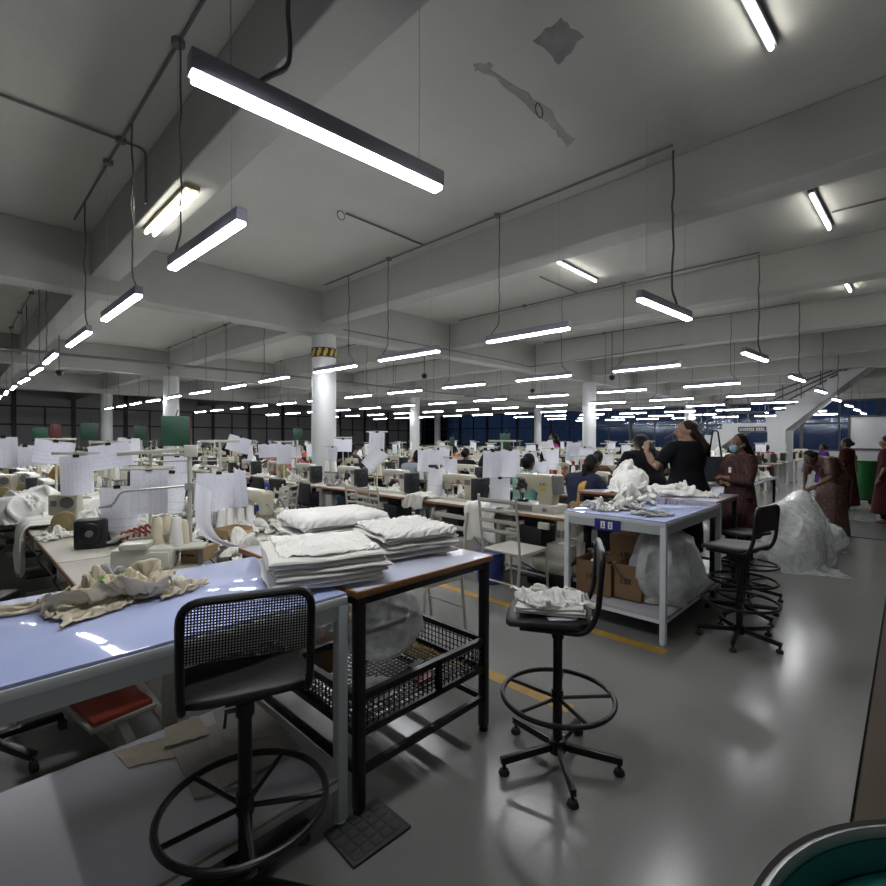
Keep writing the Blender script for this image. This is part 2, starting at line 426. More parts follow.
_items = dict(
    beige=(patch(.70,.80,56,62,13,.62,.70,2,2,.055), .13, None, .05),
    tee=(patch(.60,.66,50,54,33,.70,.60,1,2,.055), .12, None, .05),
    crumpA=(patch(.62,.75,42,50,4,.8,.55,2,4), .12, None, .03),
    crumpB=(patch(.55,.6,40,42,5,.62,.62,3,2), .12, None, .03),
    crumpC=(patch(.66,.75,44,48,6,.5,.9,4,1), .10, None, .03),
    flat=(patch(.62,.70,44,48,3,.8,.78,2,2,.035), .10, None, .03),
    drape1=(patch(.52,.54,50,50,21,.985,.985,1,1,.008), .145, rbox(.47,.50,.117), .3),
    drape2=(patch(.50,.50,48,48,22,.99,.99,1,2,.008), .155, rbox(.43,.41,.125), .3),
    drape3=(patch(.62,.50,52,46,29,.98,.98,2,1,.010), .195, rbox(.50,.39,.162), .3),
    bundle=(patch(1.7,1.35,72,58,27,.70,.70,4,3,.06), .50, crumple_lump(.42,.28,.34,9), .025),
    poly=(patch(2.8,1.95,80,58,24,.88,.84,3,3,.06), 1.32, crumple_lump(1.02,.42,1.12,6, tilt=.5), .12),
)
_res = simulate(list(_items.values()))
SIM = dict(zip(_items.keys(), _res))
for k_ in SIM: SIM[k_] = finish(SIM[k_], 'garment', .0035 if k_ != 'poly' else .0, 1 if k_ in ('beige','tee','crumpA','crumpC','drape1','drape2','drape3','poly') else 0, k_ not in ('drape1','drape2','drape3','bundle','poly'))

DIM = {k_: [max(v.co[i] for v in m_.vertices)-min(v.co[i] for v in m_.vertices) for i in range(3)] for k_, m_ in SIM.items()}
def fit(key, x, y, z): return (x/DIM[key][0], y/DIM[key][1], z/DIM[key][2])
# ------------------------------------------------------------------ the hall
CEIL = 4.05; LX0, LDX, LY0, LDY, LZ = 1.05, 3.33, 3.0, 1.93, 2.6
XW, YW, XB, YB = 31.0, 33.0, -4.0, -5.0
fl = struct('floor', MB().b2(XB, .160, -.1, XW, YW, 0), M['floor_epoxy'], smooth=0)
st = struct('floor', MB().b2(XB, YB, -.1, XW, .148, 0), M['floor_brown'], smooth=0)
g = MB().b2(XB, .148, -.1, XW, .160, -.012); struct('trim_1', g, M['groove'], smooth=0)
MB().b2(3.46, 1.22, 0, 3.555, 13, .0012).build('yellow_line', M['yellow_paint'], fl, smooth=0)
MB().b2(2.35, 1.34, 0, 2.445, 13, .0012).build('yellow_line', M['yellow_paint'], fl, smooth=0)
for o in fl.children: o['kind'] = 'structure'
ce = struct('ceiling', MB().b2(XB, YB, CEIL, XW, YW, CEIL+.2), M['concrete_paint'], smooth=0)
# old marks on the slab: a square cement patch and the plastered-over chase of a removed lamp
rnd = random.Random(5)
def blot(name, pts, m, n=5, amp=.03):
    out = []
    for i, p in enumerate(pts):
        q = pts[(i+1) % len(pts)]
        for k in range(n):
            t = k/n; out.append((p[0]+(q[0]-p[0])*t+rnd.uniform(-amp, amp), p[1]+(q[1]-p[1])*t+rnd.uniform(-amp, amp)))
    o = MB().prism(out, -.002, c=(0,0,CEIL)).build(name, m, ce, smooth=0); o['kind'] = 'structure'; return o
blot('cement_patch', [(2.63,1.76),(2.606,1.55),(2.83,1.52),(2.93,1.74)], M['cement'], 6, .012)
blot('plaster_stain', [(2.53,2.16),(2.58,2.08),(2.62,2.10),(3.03,2.065),(3.23,2.02),(3.45,2.06),(3.755,2.085),(3.82,2.20),(3.6,2.15),(3.41,2.14),(2.85,2.13),(2.62,2.15),(2.58,2.19)], M['rust_mark'], 3, .018)
for (x, y) in ((2.95,2.02),(1.75,3.35)):
    pass
nb = 0
for i in range(-1, 9):
    x = 1.27 + 3.33*i
    if x < XB: continue
    struct('ceiling_beam', MB().b2(x, YB, 3.53, x+.31, YW, CEIL), M['beam_paint'], smooth=0, bevel=.012)
for j in range(-1, 3):
    y = 7.43 + 8.5*j
    struct('ceiling_beam', MB().b2(XB, y, 3.33, XW, y+.37, CEIL), M['beam_paint'], smooth=0, bevel=.012)
for i in range(0, 3):
    for j in range(0, 3):
        x, y = 4.75 + 10*i, 7.615 + 8.5*j
        c = struct('column', MB().cyl((x,y,0), (x,y,3.34), .215, 32), M['column_paint'])
        if i == 0 and j == 0:
            COLUMN = c
            m = MB().lathe([(.217,2.93),(.222,2.93),(.222,3.10),(.217,3.10)], 32, (x,y,0)).build('hazard_band', M['sign_black'], c)
            for k in range(12):
                a = 2*PI*k/12 + .1
                b = MB()
                for (dz, da, w) in ((-.045,-.07,.03), (0,0,.04), (.045,.07,.03)):
                    aa = a+da; p = V((x+.224*math.cos(aa), y+.224*math.sin(aa), 3.015+dz))
                    b.box(p, (.004, w*1.6, .045), rz=aa)
                b.build('hazard_mark', M['hazard_yellow'], m, smooth=0)
# walls
struct('wall_right', MB().b2(XB, YB-.15, 0, XW, YB, CEIL), M['grey_wall'])
struct('wall_back', MB().b2(XB-.15, YB, 0, XB, YW, CEIL), M['grey_wall'])
# left wall: black framed glazing with frosted panes
struct('wall_left', MB().b2(XB, YW, 0, XW, YW+.15, CEIL), M['grey_wall'])
x = -2.5; k = 1
while x < XW:
    w = struct(f'window_{k}', MB().b2(x+.06, YW-.03, .95, min(x+2.39, XW), YW-.001, CEIL), M['frosted'])
    f = MB()
    f.b2(x-.09, YW-.12, 0, x+.09, YW, CEIL)
    for z in (.9, 2.15, 3.1): f.b2(x, YW-.09, z-.04, x+2.45, YW, z+.04)
    f.b2(x+1.2, YW-.08, .9, x+1.27, YW, 3.1)
    o = f.build('window_frame', M['mullion'], w, smooth=0); o['kind'] = 'structure'
    x += 2.45; k += 1
# far wall: windows onto the dusk
m = MB().b2(XW, YB, 0, XW+.15, YW, .9).b2(XW, YB, 3.45, XW+.15, YW, CEIL); struct('wall_far', m, M['grey_wall'])
y = -4.9
while y < YW-.5:
    y1 = min(y+3.0, YW)
    w = struct(f'window_{k}', MB().b2(XW+.05, y, .9, XW+.07, y1, 3.45), M['window_glass'])
    f = MB().b2(XW-.05, y-.07, .9, XW+.15, y+.07, 3.45).b2(XW, y+1.45, .9, XW+.1, y+1.52, 3.45)
    for z in (.93, 2.3, 3.42): f.b2(XW-.02, y, z-.04, XW+.12, y1, z+.04)
    o = f.build('window_frame', M['mullion'], w, smooth=0); o['kind'] = 'structure'
    y = y1; k += 1
# staircase at the far right end
sx, sw = 19.4, 1.5
fl1 = MB(); prof = []
n1 = 6; ya, yb, za, zb = 6.0, 4.55, .95, 2.05
pts = [(6.9, 0), (6.9, .4)]
yy, zz = 6.9, .4
for k_ in range(8):
    zz += .206; pts.append((yy, zz)); yy -= .29; pts.append((yy, zz))
landing = zz
pts += [(3.55, landing)]; yy = 3.55
nst = 10
for k_ in range(nst):
    zz += (CEIL-.05-landing)/nst; pts.append((yy, zz)); yy -= .27; pts.append((yy, zz))
pts += [(.5, zz), (.5, zz-.2), (.85, zz-.22), (3.0, landing-.25), (3.0, 0), (3.5, 0), (3.5, landing-.30), (4.3, landing-.30), (6.3, 0)]
MY = Matrix(((0,0,1),(1,0,0),(0,1,0)))   # local x->Y, y->Z, z->X
st_ = thing('staircase', 'white concrete staircase rising to the upper floor at the far right end', 'staircase', (sx, 0, 0))
bm_ = MB().prism(pts, sw, m=MY); bm_.build('flight', M['white_wall'], st_, smooth=0)
hr = MB()
def rail(xo):
    a = (xo, 6.9, 1.5); b = (xo, 4.6, landing+.95); c = (xo, 3.6, landing+.95); d = (xo, .9, CEIL+.6)
    return [a, b, c, d]
for dz in (0, -.3, -.6):
    hr.tube([(p[0], p[1], min(p[2]+dz, 4.0)) for p in rail(.1)], .025, 6)
for t in range(12):
    y_ = 6.6 - t*.5
    zt = (1.5+(6.9-y_)/2.3*(landing+.95-1.5)) if y_ > 4.6 else (landing+.95 if y_ > 3.6 else landing+.95+(3.6-y_)/2.7*(CEIL-landing-.35))
    hr.bar((.1, y_, zt-.95), (.1, y_, min(zt, 4.0)), .025)
hr.build('handrail', M['mullion'], st_)
sg = thing('hanging_sign', 'black sign with white lettering under the stair landing', 'sign', (sx-.03, 3.95, 1.83))
MB().b2(-.02, -.42, -.09, .02, .42, .09).build('panel', M['sign_black'], sg)
q = MB(); rr = random.Random(3)
yy = .36
while yy > -.36:
    w = rr.uniform(.03, .06)
    if rr.random() > .15:
        q.b2(-.024, yy-w, -.04, -.02, yy, -.028).b2(-.024, yy-.012, -.04, -.02, yy, .045)
        if rr.random() > .4: q.b2(-.024, yy-w, .034, -.02, yy, .045)
    yy -= w+.015
q.build('lettering', M['sign_white'], sg, smooth=0)

# ------------------------------------------------------------------ lamps
def lamp_proto(seed, cable=.006, off=.42, thick=False, wires=True):
    r = random.Random(seed)
    t = thing('pendant_strip_lamp', '', 'lamp')
    L = .59
    h = MB().b2(-L, -.028, .018, L, .028, .085); h.build('housing', M['lamp_grey'], t, bevel=.004)
    MB().b2(-L+.012, -.025, 0, L-.012, .025, .0185).build('diffuser', M['lamp_light'], t, bevel=.003, seg=1)
    top = CEIL - .02 - LZ
    pts = []; n = 14
    for k_ in range(n+1):
        z = .10 + (top-.10)*k_/n
        s_ = math.sin(k_/n*PI)
        pts.append((off + r.uniform(-.012,.012)*s_, r.uniform(-.012,.012)*s_, z))
    pts = [(off+.13 if off > 0 else off-.13, 0, .085), (off+.08 if off > 0 else off-.08, 0, .135)] + pts[1:]
    MB().tube(bend(pts, .05, 3), cable, 6).build('cord', M['cord'], t)
    if wires:
        for sx_ in (-1, 1): MB().tube([(sx_*(L-.14),0,.085), (sx_*(L-.14),0,CEIL-LZ)], .0013, 4).build('suspension_wire', M['wire'], t)
    return t
lampA = lamp_proto(1, off=.40); lampB = lamp_proto(2, off=-.40); lampC = lamp_proto(3, off=-.22, cable=.010); lampD = lamp_proto(5, off=.14, cable=.009)
lampFar = lamp_proto(4, off=.4, cable=.007, wires=False)
used = {}
def put_lamp(pr, x, y, rz, label, group):
    if pr not in used:
        used[pr] = 1; pr.location = (x, y, LZ); pr.rotation_euler = (0,0,rz); pr['label'] = label; pr['group'] = group; return pr
    return dup(pr, (x, y, LZ), rz, label, group)
rl = random.Random(11)
ROWN = ['leftmost lamp row', 'second lamp row from the left', 'third lamp row from the left', 'fourth lamp row from the left', 'fifth lamp row from the left', 'sixth lamp row', 'seventh lamp row', 'eighth lamp row', 'ninth lamp row']
for i in range(9):
    x = LX0 + LDX*i
    # the row over the main aisle, lamps lying across
    if i == 0:
        lab = 'long grey strip lamp nearest the camera, hanging high over the white table'
        l = put_lamp(lampC, 1.035, 1.56, math.radians(-4), lab, 'strip lamps over the main aisle'); l.scale = (.87,1,1)
    elif i < 6:
        put_lamp(lampD, x-.04, 1.53, math.radians(-4), f'lit strip lamp, {ORD[i]} from the camera in the row over the main aisle', 'strip lamps over the main aisle').scale = (.84,1,1)
    else:
        put_lamp(lampFar, x, 1.5, math.radians(-4), 'tiny lit strip lamp at the far end of the main aisle row', 'distant strip lamps over the main aisle')
    for j in range(11):
        if i >= 6 and j >= 7: continue
        y = LY0 + LDY*j + rl.uniform(-.04, .04) - (.16 if (i, j) == (1, 2) else 0)
        xs = .87 if i < 1 else .9
        if i <= 4 and j <= 8:
            pr = (lampB if j % 3 else lampA) if i == 0 else (lampB if (i+j) % 3 == 0 else lampA)
            put_lamp(pr, x+rl.uniform(-.02,.02), y, PI/2 + rl.uniform(-.03,.03), f'lit strip lamp, {ORD[j]} from the main aisle in the {ROWN[i]}', 'strip lamps over the sewing lines').scale = (xs if j == 0 else 1, 1, 1)
        else:
            put_lamp(lampFar, x, y, PI/2 + rl.uniform(-.02,.02), 'small lit strip lamp in the far part of the hall', 'distant strip lamps')
for kx in (-1.2,):  # unseen lamp added behind the camera to brighten the white table's apron
    put_lamp(lampFar, kx, -2.6, 0, 'added strip lamp, unseen behind the camera, lighting the table fronts', 'added lamps behind the camera')

# conduits on the slab with junction boxes
def conduit(label, pts, boxes=(), group='conduits on the ceiling', r=.011):
    t = thing('ceiling_conduit', label, 'conduit', pts[0], 0, group)
    o = V(pts[0])
    MB().tube(bend([V(p)-o for p in pts], .06, 4), r, 8).build('pipe', M['conduit'], t)
    for b in boxes:
        c = V(b)-o
        MB().lathe([(.035,-.02),(.04,-.015),(.04,.018),(.03,.022)], 14, c).build('junction_box', M['conduit'], t)
    return t
zc = CEIL-.018
for i in range(0, 6):
    x = LX0 + LDX*i
    for b in range(0, 3 if i < 4 else 2):
        y0 = (1.5 if b == 0 else 8.2 + 8.5*(b-1)); y1 = (7.0 if b == 0 else 15.4 + 8.5*(b-1))
        bx = [(x, LY0+LDY*j+(.4 if j % 3 else .4), zc) for j in range(15) if y0-.3 < LY0+LDY*j+.4 < y1+.1]
        conduit(f'dark conduit over the {ROWN[i]}, ' + ['nearest the main aisle', 'beyond the first cross beam', 'beyond the second cross beam'][b], [(x, y0, zc), (x, y1, zc)], bx)
conduit('dark branch conduit crossing the ceiling at the top left to a junction box', [(-1.2, 4.86, zc), (1.05, 4.86, zc), (1.235, 4.86, zc), (1.235, 4.86, 3.56)], [(1.05, 4.86, zc)])
conduit('short dark branch conduit ending beside a ceiling hook ring', [(3.15, 4.6, zc), (4.38, 4.62, zc)])
conduit('short dark branch conduit on the slab in the third ceiling bay', [(6.5, 4.2, zc), (7.7, 4.2, zc)])
conduit('dark conduit fixed along the face of the first cross beam', [(5.02, 7.40, 3.46), (9.8, 7.40, 3.46), (11.0, 7.40, 3.43), (11.0, 3.5, 3.52)])
conduit('dark conduit at the upper right edge of the ceiling feeding a tube light', [(6.9, .66, zc), (6.9, -1.5, zc)])
# long sagging trunking pipe beyond the first cross beam
t = thing('service_pipe', 'long dark service pipe crossing under the ceiling behind the round column', 'pipe', (-3, 12, 3.12))
MB().tube([(0,0,0), (3.69,0,.01), (10.04,0,.04), (16,.3,.02), (27,.6,.06)], .03, 8).build('pipe', M['pipe'], t)
hh = MB()
for k_ in range(9): hh.tube([(1+k_*3, 0 if k_ < 4 else .3, .02), (1+k_*3, 0 if k_ < 4 else .3, .9)], .005, 5)
hh.build('hanger', M['wire'], t)
# batten tube lights on slab and beam
def batten(loc, rz, label, twin=False):
    t = thing('tube_light', label, 'light', loc, rz, 'tube lights fixed to the ceiling')
    MB().b2(-.6, -.03 if not twin else -.055, -.035, .6, .03 if not twin else .055, 0).build('batten', M['brass_cream'] if twin else M['lamp_grey'], t, bevel=.004)
    for y in ((0,) if not twin else (-.035, .035)):
        MB().cyl((-.57, y, -.052), (.57, y, -.052), .0145, 10).build('tube', M['tube_light'], t)
    return t
batten((1.39, 4.76, 3.53), PI/2, 'twin tube light under the left ceiling beam', True)
batten((6.63, 3.62, CEIL), 0, 'single tube light on the ceiling slab in the middle of the room')
batten((3.12, .70, CEIL), -.06, 'tube light at the top right, nearest to the camera on the slab')
batten((6.76, .74, CEIL), -.03, 'tube light on the slab behind the right ceiling beam')
batten((10.1, .78, CEIL), -.03, 'farther tube light seen end on near the right edge')
d = thing('smoke_detector', 'round white smoke detector on the ceiling slab', 'smoke detector', (5.98, 2.7, CEIL))
MB().lathe([(.055,0),(.055,-.02),(.04,-.045),(.015,-.05)], 20).build('body', M['white_wall'], d)
for n_, (x, y) in enumerate(((3.163, 2.06), (3.1, 4.62))):
    o = MB().tube([(.05*math.cos(a), 0, -.05+.05*math.sin(a)) for a in [2*PI*k_/14 for k_ in range(14)]], .004, 6, closed=True).build('hook_ring', M['mullion'], loc=(x, y, CEIL))
    tag(o, ['steel hook ring in the plastered ceiling streak', 'steel hook ring at the end of a branch conduit'][n_], 'hook', 'ceiling hook rings')
for n_, (x, y) in enumerate(((7.9, 8.3), (12.6, 8.4), (1.8, 14.0), (11.2, 5.2))):
    t = thing('dome_camera', ['dark dome camera under a beam beyond the round column', 'dark dome camera over the far sewing lines', 'dark dome camera at the far left', 'dark dome camera over the middle lines'][n_], 'camera', (x, y, 3.53 if n_ != 2 else 3.53), 0, 'ceiling dome cameras')
    MB().tube(bend([(0,0,.52 if n_ else .52), (0,0,-.5)], .02), .012, 6).build('bracket', M['conduit'], t)
    MB().ball((0,0,-.56), .07, 12).build('dome', M['machine_dark'], t)
# ------------------------------------------------------------------ cloth and plastic
def ridge(x, y, s):
    n = noise.noise(V((x, y, s)))
    return (1-abs(n)*1.9)
def crumple(name, rx, ry, h, seed, nr=22, na=72, amp=.35, freq=5.0, dirn=0.0, aniso=2.6, flat=.5, lobes=.28):
    """a heaped garment: mound with ridged folds and an irregular hem, closed underneath"""
    r = random.Random(seed); s = seed*7.31
    vs = []; fs = []
    ca, sa = math.cos(dirn), math.sin(dirn)
    def outline(a):
        return 1 + lobes*1.4*noise.noise(V((math.cos(a)*1.4, math.sin(a)*1.4, s))) + lobes*.5*noise.noise(V((math.cos(a)*4, math.sin(a)*4, s+5)))
    def top(x, y, t):
        wx = x + .25/freq*noise.noise(V((x*freq*.7, y*freq*.7, s+2))); wy = y + .25/freq*noise.noise(V((x*freq*.7, y*freq*.7, s+9)))
        u, v = (wx*ca+wy*sa)*freq, (-wx*sa+wy*ca)*freq
        f = .62*ridge(u*.6, v*aniso*.6, s) + .28*ridge(u*1.5+3, v*1.6, s+3) + .18*ridge(u*3.2, v*3.4, s+4)
        big = .5+.5*noise.noise(V((x*1.2/max(rx,ry), y*1.2/max(rx,ry), s+20)))
        prof = (1-t**2.4)**flat
        return h*prof*(.62+.5*big) + h*amp*(f-.55)*(.35+.65*prof)
    for i in range(nr+1):
        t = i/nr
        for k in range(na):
            a = 2*PI*k/na; R = outline(a)
            x, y = rx*R*t*math.cos(a), ry*R*t*math.sin(a)
            z = top(x, y, min(t, 1))
            if i == nr: z = .002
            elif i >= nr-1: z = max(z*.55, .006)
            vs.append((x, y, max(z, .004 if i < nr else .0)))
    for i in range(nr):
        for k in range(na):
            l = (k+1) % na; fs.append((i*na+k, (i+1)*na+k, (i+1)*na+l, i*na+l))
    fs.append(tuple(range(na))[::-1] if False else tuple(range(na)))
    fs.append(tuple(nr*na+k for k in range(na-1, -1, -1)))
    m = MB().add(vs, fs)
    return m
def folded(w, d, t, seed, base, nx=16, ny=14, er=.02, under=None, wob=.006):
    """one folded garment: pillow-edged slab following the stack's common sag function base(x,y)"""
    vs = []; fs = []; s = seed*3.7
    r = random.Random(seed)
    def pt(u, v):
        # superellipse-ish outline
        x = (u-.5)*w; y = (v-.5)*d
        x += wob*2*noise.noise(V((v*3, s, 1))) ; y += wob*2*noise.noise(V((u*3, s, 7)))
        e = min(min(u, 1-u)*w, min(v, 1-v)*d)
        return x, y, e
    for side in (1, -1):
        for j in range(ny+1):
            for i in range(nx+1):
                # denser near edges
                u = .5-.5*math.cos(PI*i/nx); v = .5-.5*math.cos(PI*j/ny)
                x, y, e = pt(u, v)
                k = 1 if e >= er else math.sqrt(max(0, 1-(1-e/er)**2))
                z = base(x, y) + side*t*.5*k + wob*.35*noise.noise(V((x*9, y*9, s)))
                vs.append((x, y, z))
    W = nx+1; o = W*(ny+1)
    for j in range(ny):
        for i in range(nx):
            a = j*W+i; fs.append((a, a+1, a+W+1, a+W)); fs.append((o+a, o+a+W, o+a+W+1, o+a+1))
    bord = [i for i in range(W)] + [j*W+nx for j in range(1, ny+1)] + [ny*W+i for i in range(nx-1, -1, -1)] + [j*W for j in range(ny-1, 0, -1)]
    for k in range(len(bord)):
        a, b = bord[k], bord[(k+1) % len(bord)]; fs.append((a, o+a, o+b, b))
    return MB().add(vs, fs)
def stack(name, n, w, d, t, loc, rz, seed, labf, cat, group, mats, sag=None, jit=.012, top_extra=None, er=.02):
    r = random.Random(seed); out = []
    def und(x, y):
        return .012*noise.noise(V((x*3, y*3, seed))) + .006*noise.noise(V((x*7, y*7, seed+3))) + (sag(x, y) if sag else 0)
    for k in range(n):
        dx, dy, a = r.uniform(-jit, jit), r.uniform(-jit, jit), r.uniform(-.04, .04)
        ca, sa = math.cos(a), math.sin(a)
        q = k/max(1, n-1)
        b = lambda x, y: (t*1.03)*(k+.5) + und(x*ca-y*sa+dx, x*sa+y*ca+dy)*(.25+.75*q)
        mb = folded(w*r.uniform(.94, 1.03), d*r.uniform(.94, 1.03), t, seed*50+k, b, er=er)
        c, s_ = math.cos(rz), math.sin(rz)
        o = mb.build(name, M[mats[k % len(mats)]], loc=(loc[0]+dx*c-dy*s_, loc[1]+dx*s_+dy*c, loc[2]+.012))
        o.rotation_euler[2] = rz+a
        tag(o, labf(k, n), cat, group); out.append(o)
    return out
def bag_mb(rx, ry, h, seed, knot=True, n=36):
    """tied polythene bag"""
    vs = []; fs = []; s = seed*5.3; k = n//2
    for i in range(k+1):
        t = i/k; th = PI*t
        z = h*.5*(1-math.cos(th))
        rad = math.sin(th)**.7 if 0 < t < 1 else .02
        if t > .8 and knot: rad *= max(.12, 1-(t-.8)*4.6)
        for j in range(n):
            a = 2*PI*j/n
            f = 1 + .22*noise.noise(V((math.cos(a)*2, math.sin(a)*2, z*5/h*.6+s))) + .18*ridge(math.cos(a)*3.5+s, math.sin(a)*3.5+z/h*1.5, s) + .09*ridge(math.cos(a)*8+s, math.sin(a)*8+z/h*6, s+2)
            vs.append((rx*rad*f*math.cos(a), ry*rad*f*math.sin(a), max(0, z*(1+.06*noise.noise(V((math.cos(a)*2, math.sin(a)*2, s+9)))) - .0)))
    for i in range(k):
        for j in range(n):
            l = (j+1) % n; fs.append((i*n+j, i*n+l, (i+1)*n+l, (i+1)*n+j))
    fs.append(tuple(range(n-1,-1,-1))); fs.append(tuple(k*n+j for j in range(n)))
    m = MB().add(vs, fs)
    if knot:
        m.lathe([(rx*.06, h*.93), (rx*.05, h*.99), (rx*.16, h*1.05), (rx*.26, h*1.12), (rx*.02, h*1.08)], 14)
    return m
def sheet_mb(poly, t, f):
    """thin sheet from a quad grid: poly = 4 corners (xy), f(u,v) height"""
    n = 14; vs = []; fs = []
    a, b, c, d = [V((p[0], p[1], 0)) for p in poly]
    for side in (0, 1):
        for j in range(n+1):
            for i in range(n+1):
                u, v = i/n, j/n
                p = (a*(1-u)+b*u)*(1-v) + (d*(1-u)+c*u)*v
                vs.append((p.x, p.y, f(u, v) + (t if side else 0)))
    W = n+1; o = W*W
    for j in range(n):
        for i in range(n):
            q = j*W+i; fs.append((q, q+W, q+W+1, q+1)); fs.append((o+q, o+q+1, o+q+W+1, o+q+W))
    bord = list(range(W)) + [j*W+n for j in range(1, W)] + [n*W+i for i in range(n-1, -1, -1)] + [j*W for j in range(n-1, 0, -1)]
    for k in range(len(bord)):
        p, q = bord[k], bord[(k+1) % len(bord)]; fs.append((p, q, o+q, o+p))
    return MB().add(vs, fs)

# ------------------------------------------------------------------ white inspection table, front left
def square_frame_table(name, label, x0, y0, x1, y1, h, topm, legm, apron=.14, shelf=None, trim=None):
    t = thing(name, label, 'table', ((x0+x1)/2, (y0+y1)/2, 0))
    W, D = (x1-x0)/2, (y1-y0)/2
    MB().b2(-W+.004, -D+.004, h-.012, W-.004, D-.004, h).build('top_sheet', topm, t, bevel=.002)
    MB().b2(-W, -D, h-.042, W, D, h-.011).build('tabletop', M['table_trim'], t, bevel=.004)
    a = MB()
    for s in (-1, 1):
        a.b2(-W+.04, s*(D-.012)-.008, h-.042-apron, W-.04, s*(D-.012)+.008, h-.042)
        a.b2(s*(W-.012)-.008, -D+.04, h-.042-apron, s*(W-.012)+.008, D-.04, h-.042)
    a.build('apron', M['table_white'], t)
    for sx_ in (-1, 1):
        for sy_ in (-1, 1):
            l = MB().b2(sx_*W-(.042 if sx_ > 0 else 0), sy_*D-(.042 if sy_ > 0 else 0), .02, sx_*W+(.042 if sx_ < 0 else 0), sy_*D+(.042 if sy_ < 0 else 0), h-.042).build('leg', legm, t, bevel=.003)
            MB().lathe([(.02,0),(.024,.004),(.018,.03)], 12, (sx_*(W-.021), sy_*(D-.021), 0)).build('foot', M['table_trim'], l)
    if shelf:
        s = MB().b2(-W+.005, -D+.005, shelf-.02, W-.005, D-.005, shelf).build('shelf', M['shelf_white'], t)
        MB().b2(-W+.006, -D+.001, shelf-.017, W-.045, -D+.0052, shelf-.008).b2(W-.0052, -D+.045, shelf-.017, W-.001, D-.045, shelf-.008).build('edge_band', M['ply_edge'], s, smooth=0)
        r = MB()
        for s_ in (-1, 1): r.b2(-W+.04, s_*(D-.02)-.012, shelf-.05, W-.04, s_*(D-.02)+.012, shelf-.02); r.b2(s_*(W-.02)-.012, -D+.04, shelf-.05, s_*(W-.02)+.012, D-.04, shelf-.02)
        r.build('shelf_rail', legm, t)
    return t
TA = square_frame_table('inspection_table', 'long white inspection table with glossy pale blue top, nearest on the left', -1.25, 1.56, 1.08, 2.38, .9, M['blue_sheet'], M['table_frame'], .055, .2)
# kraft sheets lying on its lower shelf
rk = random.Random(4)
ks = [([(.49,2.19),(.69,2.10),(.66,2.30),(.47,2.345)], 'kraft_tan', 'folded tan card sheet at the back of the white table shelf'),
      ([(.61,1.83),(.80,1.74),(.98,2.12),(.65,2.26)], 'kraft_grey', 'large creased grey paper sheet spread on the white table shelf'),
      ([(.70,1.80),(1.02,1.80),(1.03,2.20),(.78,2.24)], 'kraft_grey', 'grey paper sheet lying across the larger creased one'),
      ([(.80,2.05),(1.03,1.92),(1.04,2.33),(.86,2.33)], 'kraft_grey', 'grey paper sheet at the corner end of the white table shelf'),
      ([(.62,2.20),(.78,2.16),(.80,2.34),(.66,2.35)], 'kraft_tan', 'pale card sheet against the back edge of the white table shelf')]
for k, (poly, m_, lab) in enumerate(ks):
    cx = sum(p[0] for p in poly)/4; cy = sum(p[1] for p in poly)/4
    f = lambda u, v, k=k: .004*k + .010*abs(noise.noise(V((u*3, v*3, k*3.3)))) + (.012 if abs(u-.5) < .04 else 0)*0
    o = sheet_mb([(p[0]-cx, p[1]-cy) for p in poly], .003, f).build('paper_sheet', M[m_], loc=(cx, cy, .201), smooth=20)
    tag(o, lab, 'paper', 'wrapping sheets on the shelf')
# beige garment heap on the blue top
def garment(label, mb, m, loc, rz=0, group=None, name="crumpled_garment", scale=None):
    if isinstance(mb, str): o = link(name, SIM[mb].copy(), M[m], loc=loc)
    else: o = mb.build(name, M[m], loc=loc, smooth=60)
    o.rotation_euler[2] = rz
    if scale: o.scale = scale
    return tag(o, label, 'garment', group)
gg = 'crumpled garments on the white table'
g1 = garment('rumpled grey white garment behind the beige shirt on the blue topped table', 'crumpB', 'cloth_grey', (.47, 2.27, .902), .3, gg, scale=fit('crumpB',.26,.18,.10))
g3 = garment('flattened beige shirt under the crumpled one on the blue topped table', 'tee', 'cloth_cream', (.40, 2.10, .902), .5, gg, scale=fit('tee',.50,.27,.05))
g2 = garment('crumpled beige shirt with a small green print, on the blue topped table', 'beige', 'cloth_cream', (.42, 2.10, .912), .15, gg, scale=fit('beige',.42,.30,.11))
def on_top(me, x, y):
    return max([v.co.z for v in me.vertices if abs(v.co.x-x) < .03 and abs(v.co.y-y) < .03] or [.05])
px_, py_ = -.07/g2.scale[0], -.085/g2.scale[1]
MB().tube([(0,0,0),(.012,.014,.001),(.02,.032,0)], [.003,.010,.002], 8).build('print', M['print_green'], g2, loc=(px_, py_, on_top(g2.data, px_, py_)-.004))
g4 = garment('beige sleeve trailing along the back left of the blue topped table', 'crumpC', 'cloth_cream', (.16, 2.20, .902), 1.15, gg, scale=fit('crumpC',.12,.30,.035))
garment('beige shirt hem spread to the right of the heap on the blue top', 'crumpC', 'cloth_cream', (.60, 2.07, .902), .3, gg, scale=fit('crumpC',.26,.20,.055))

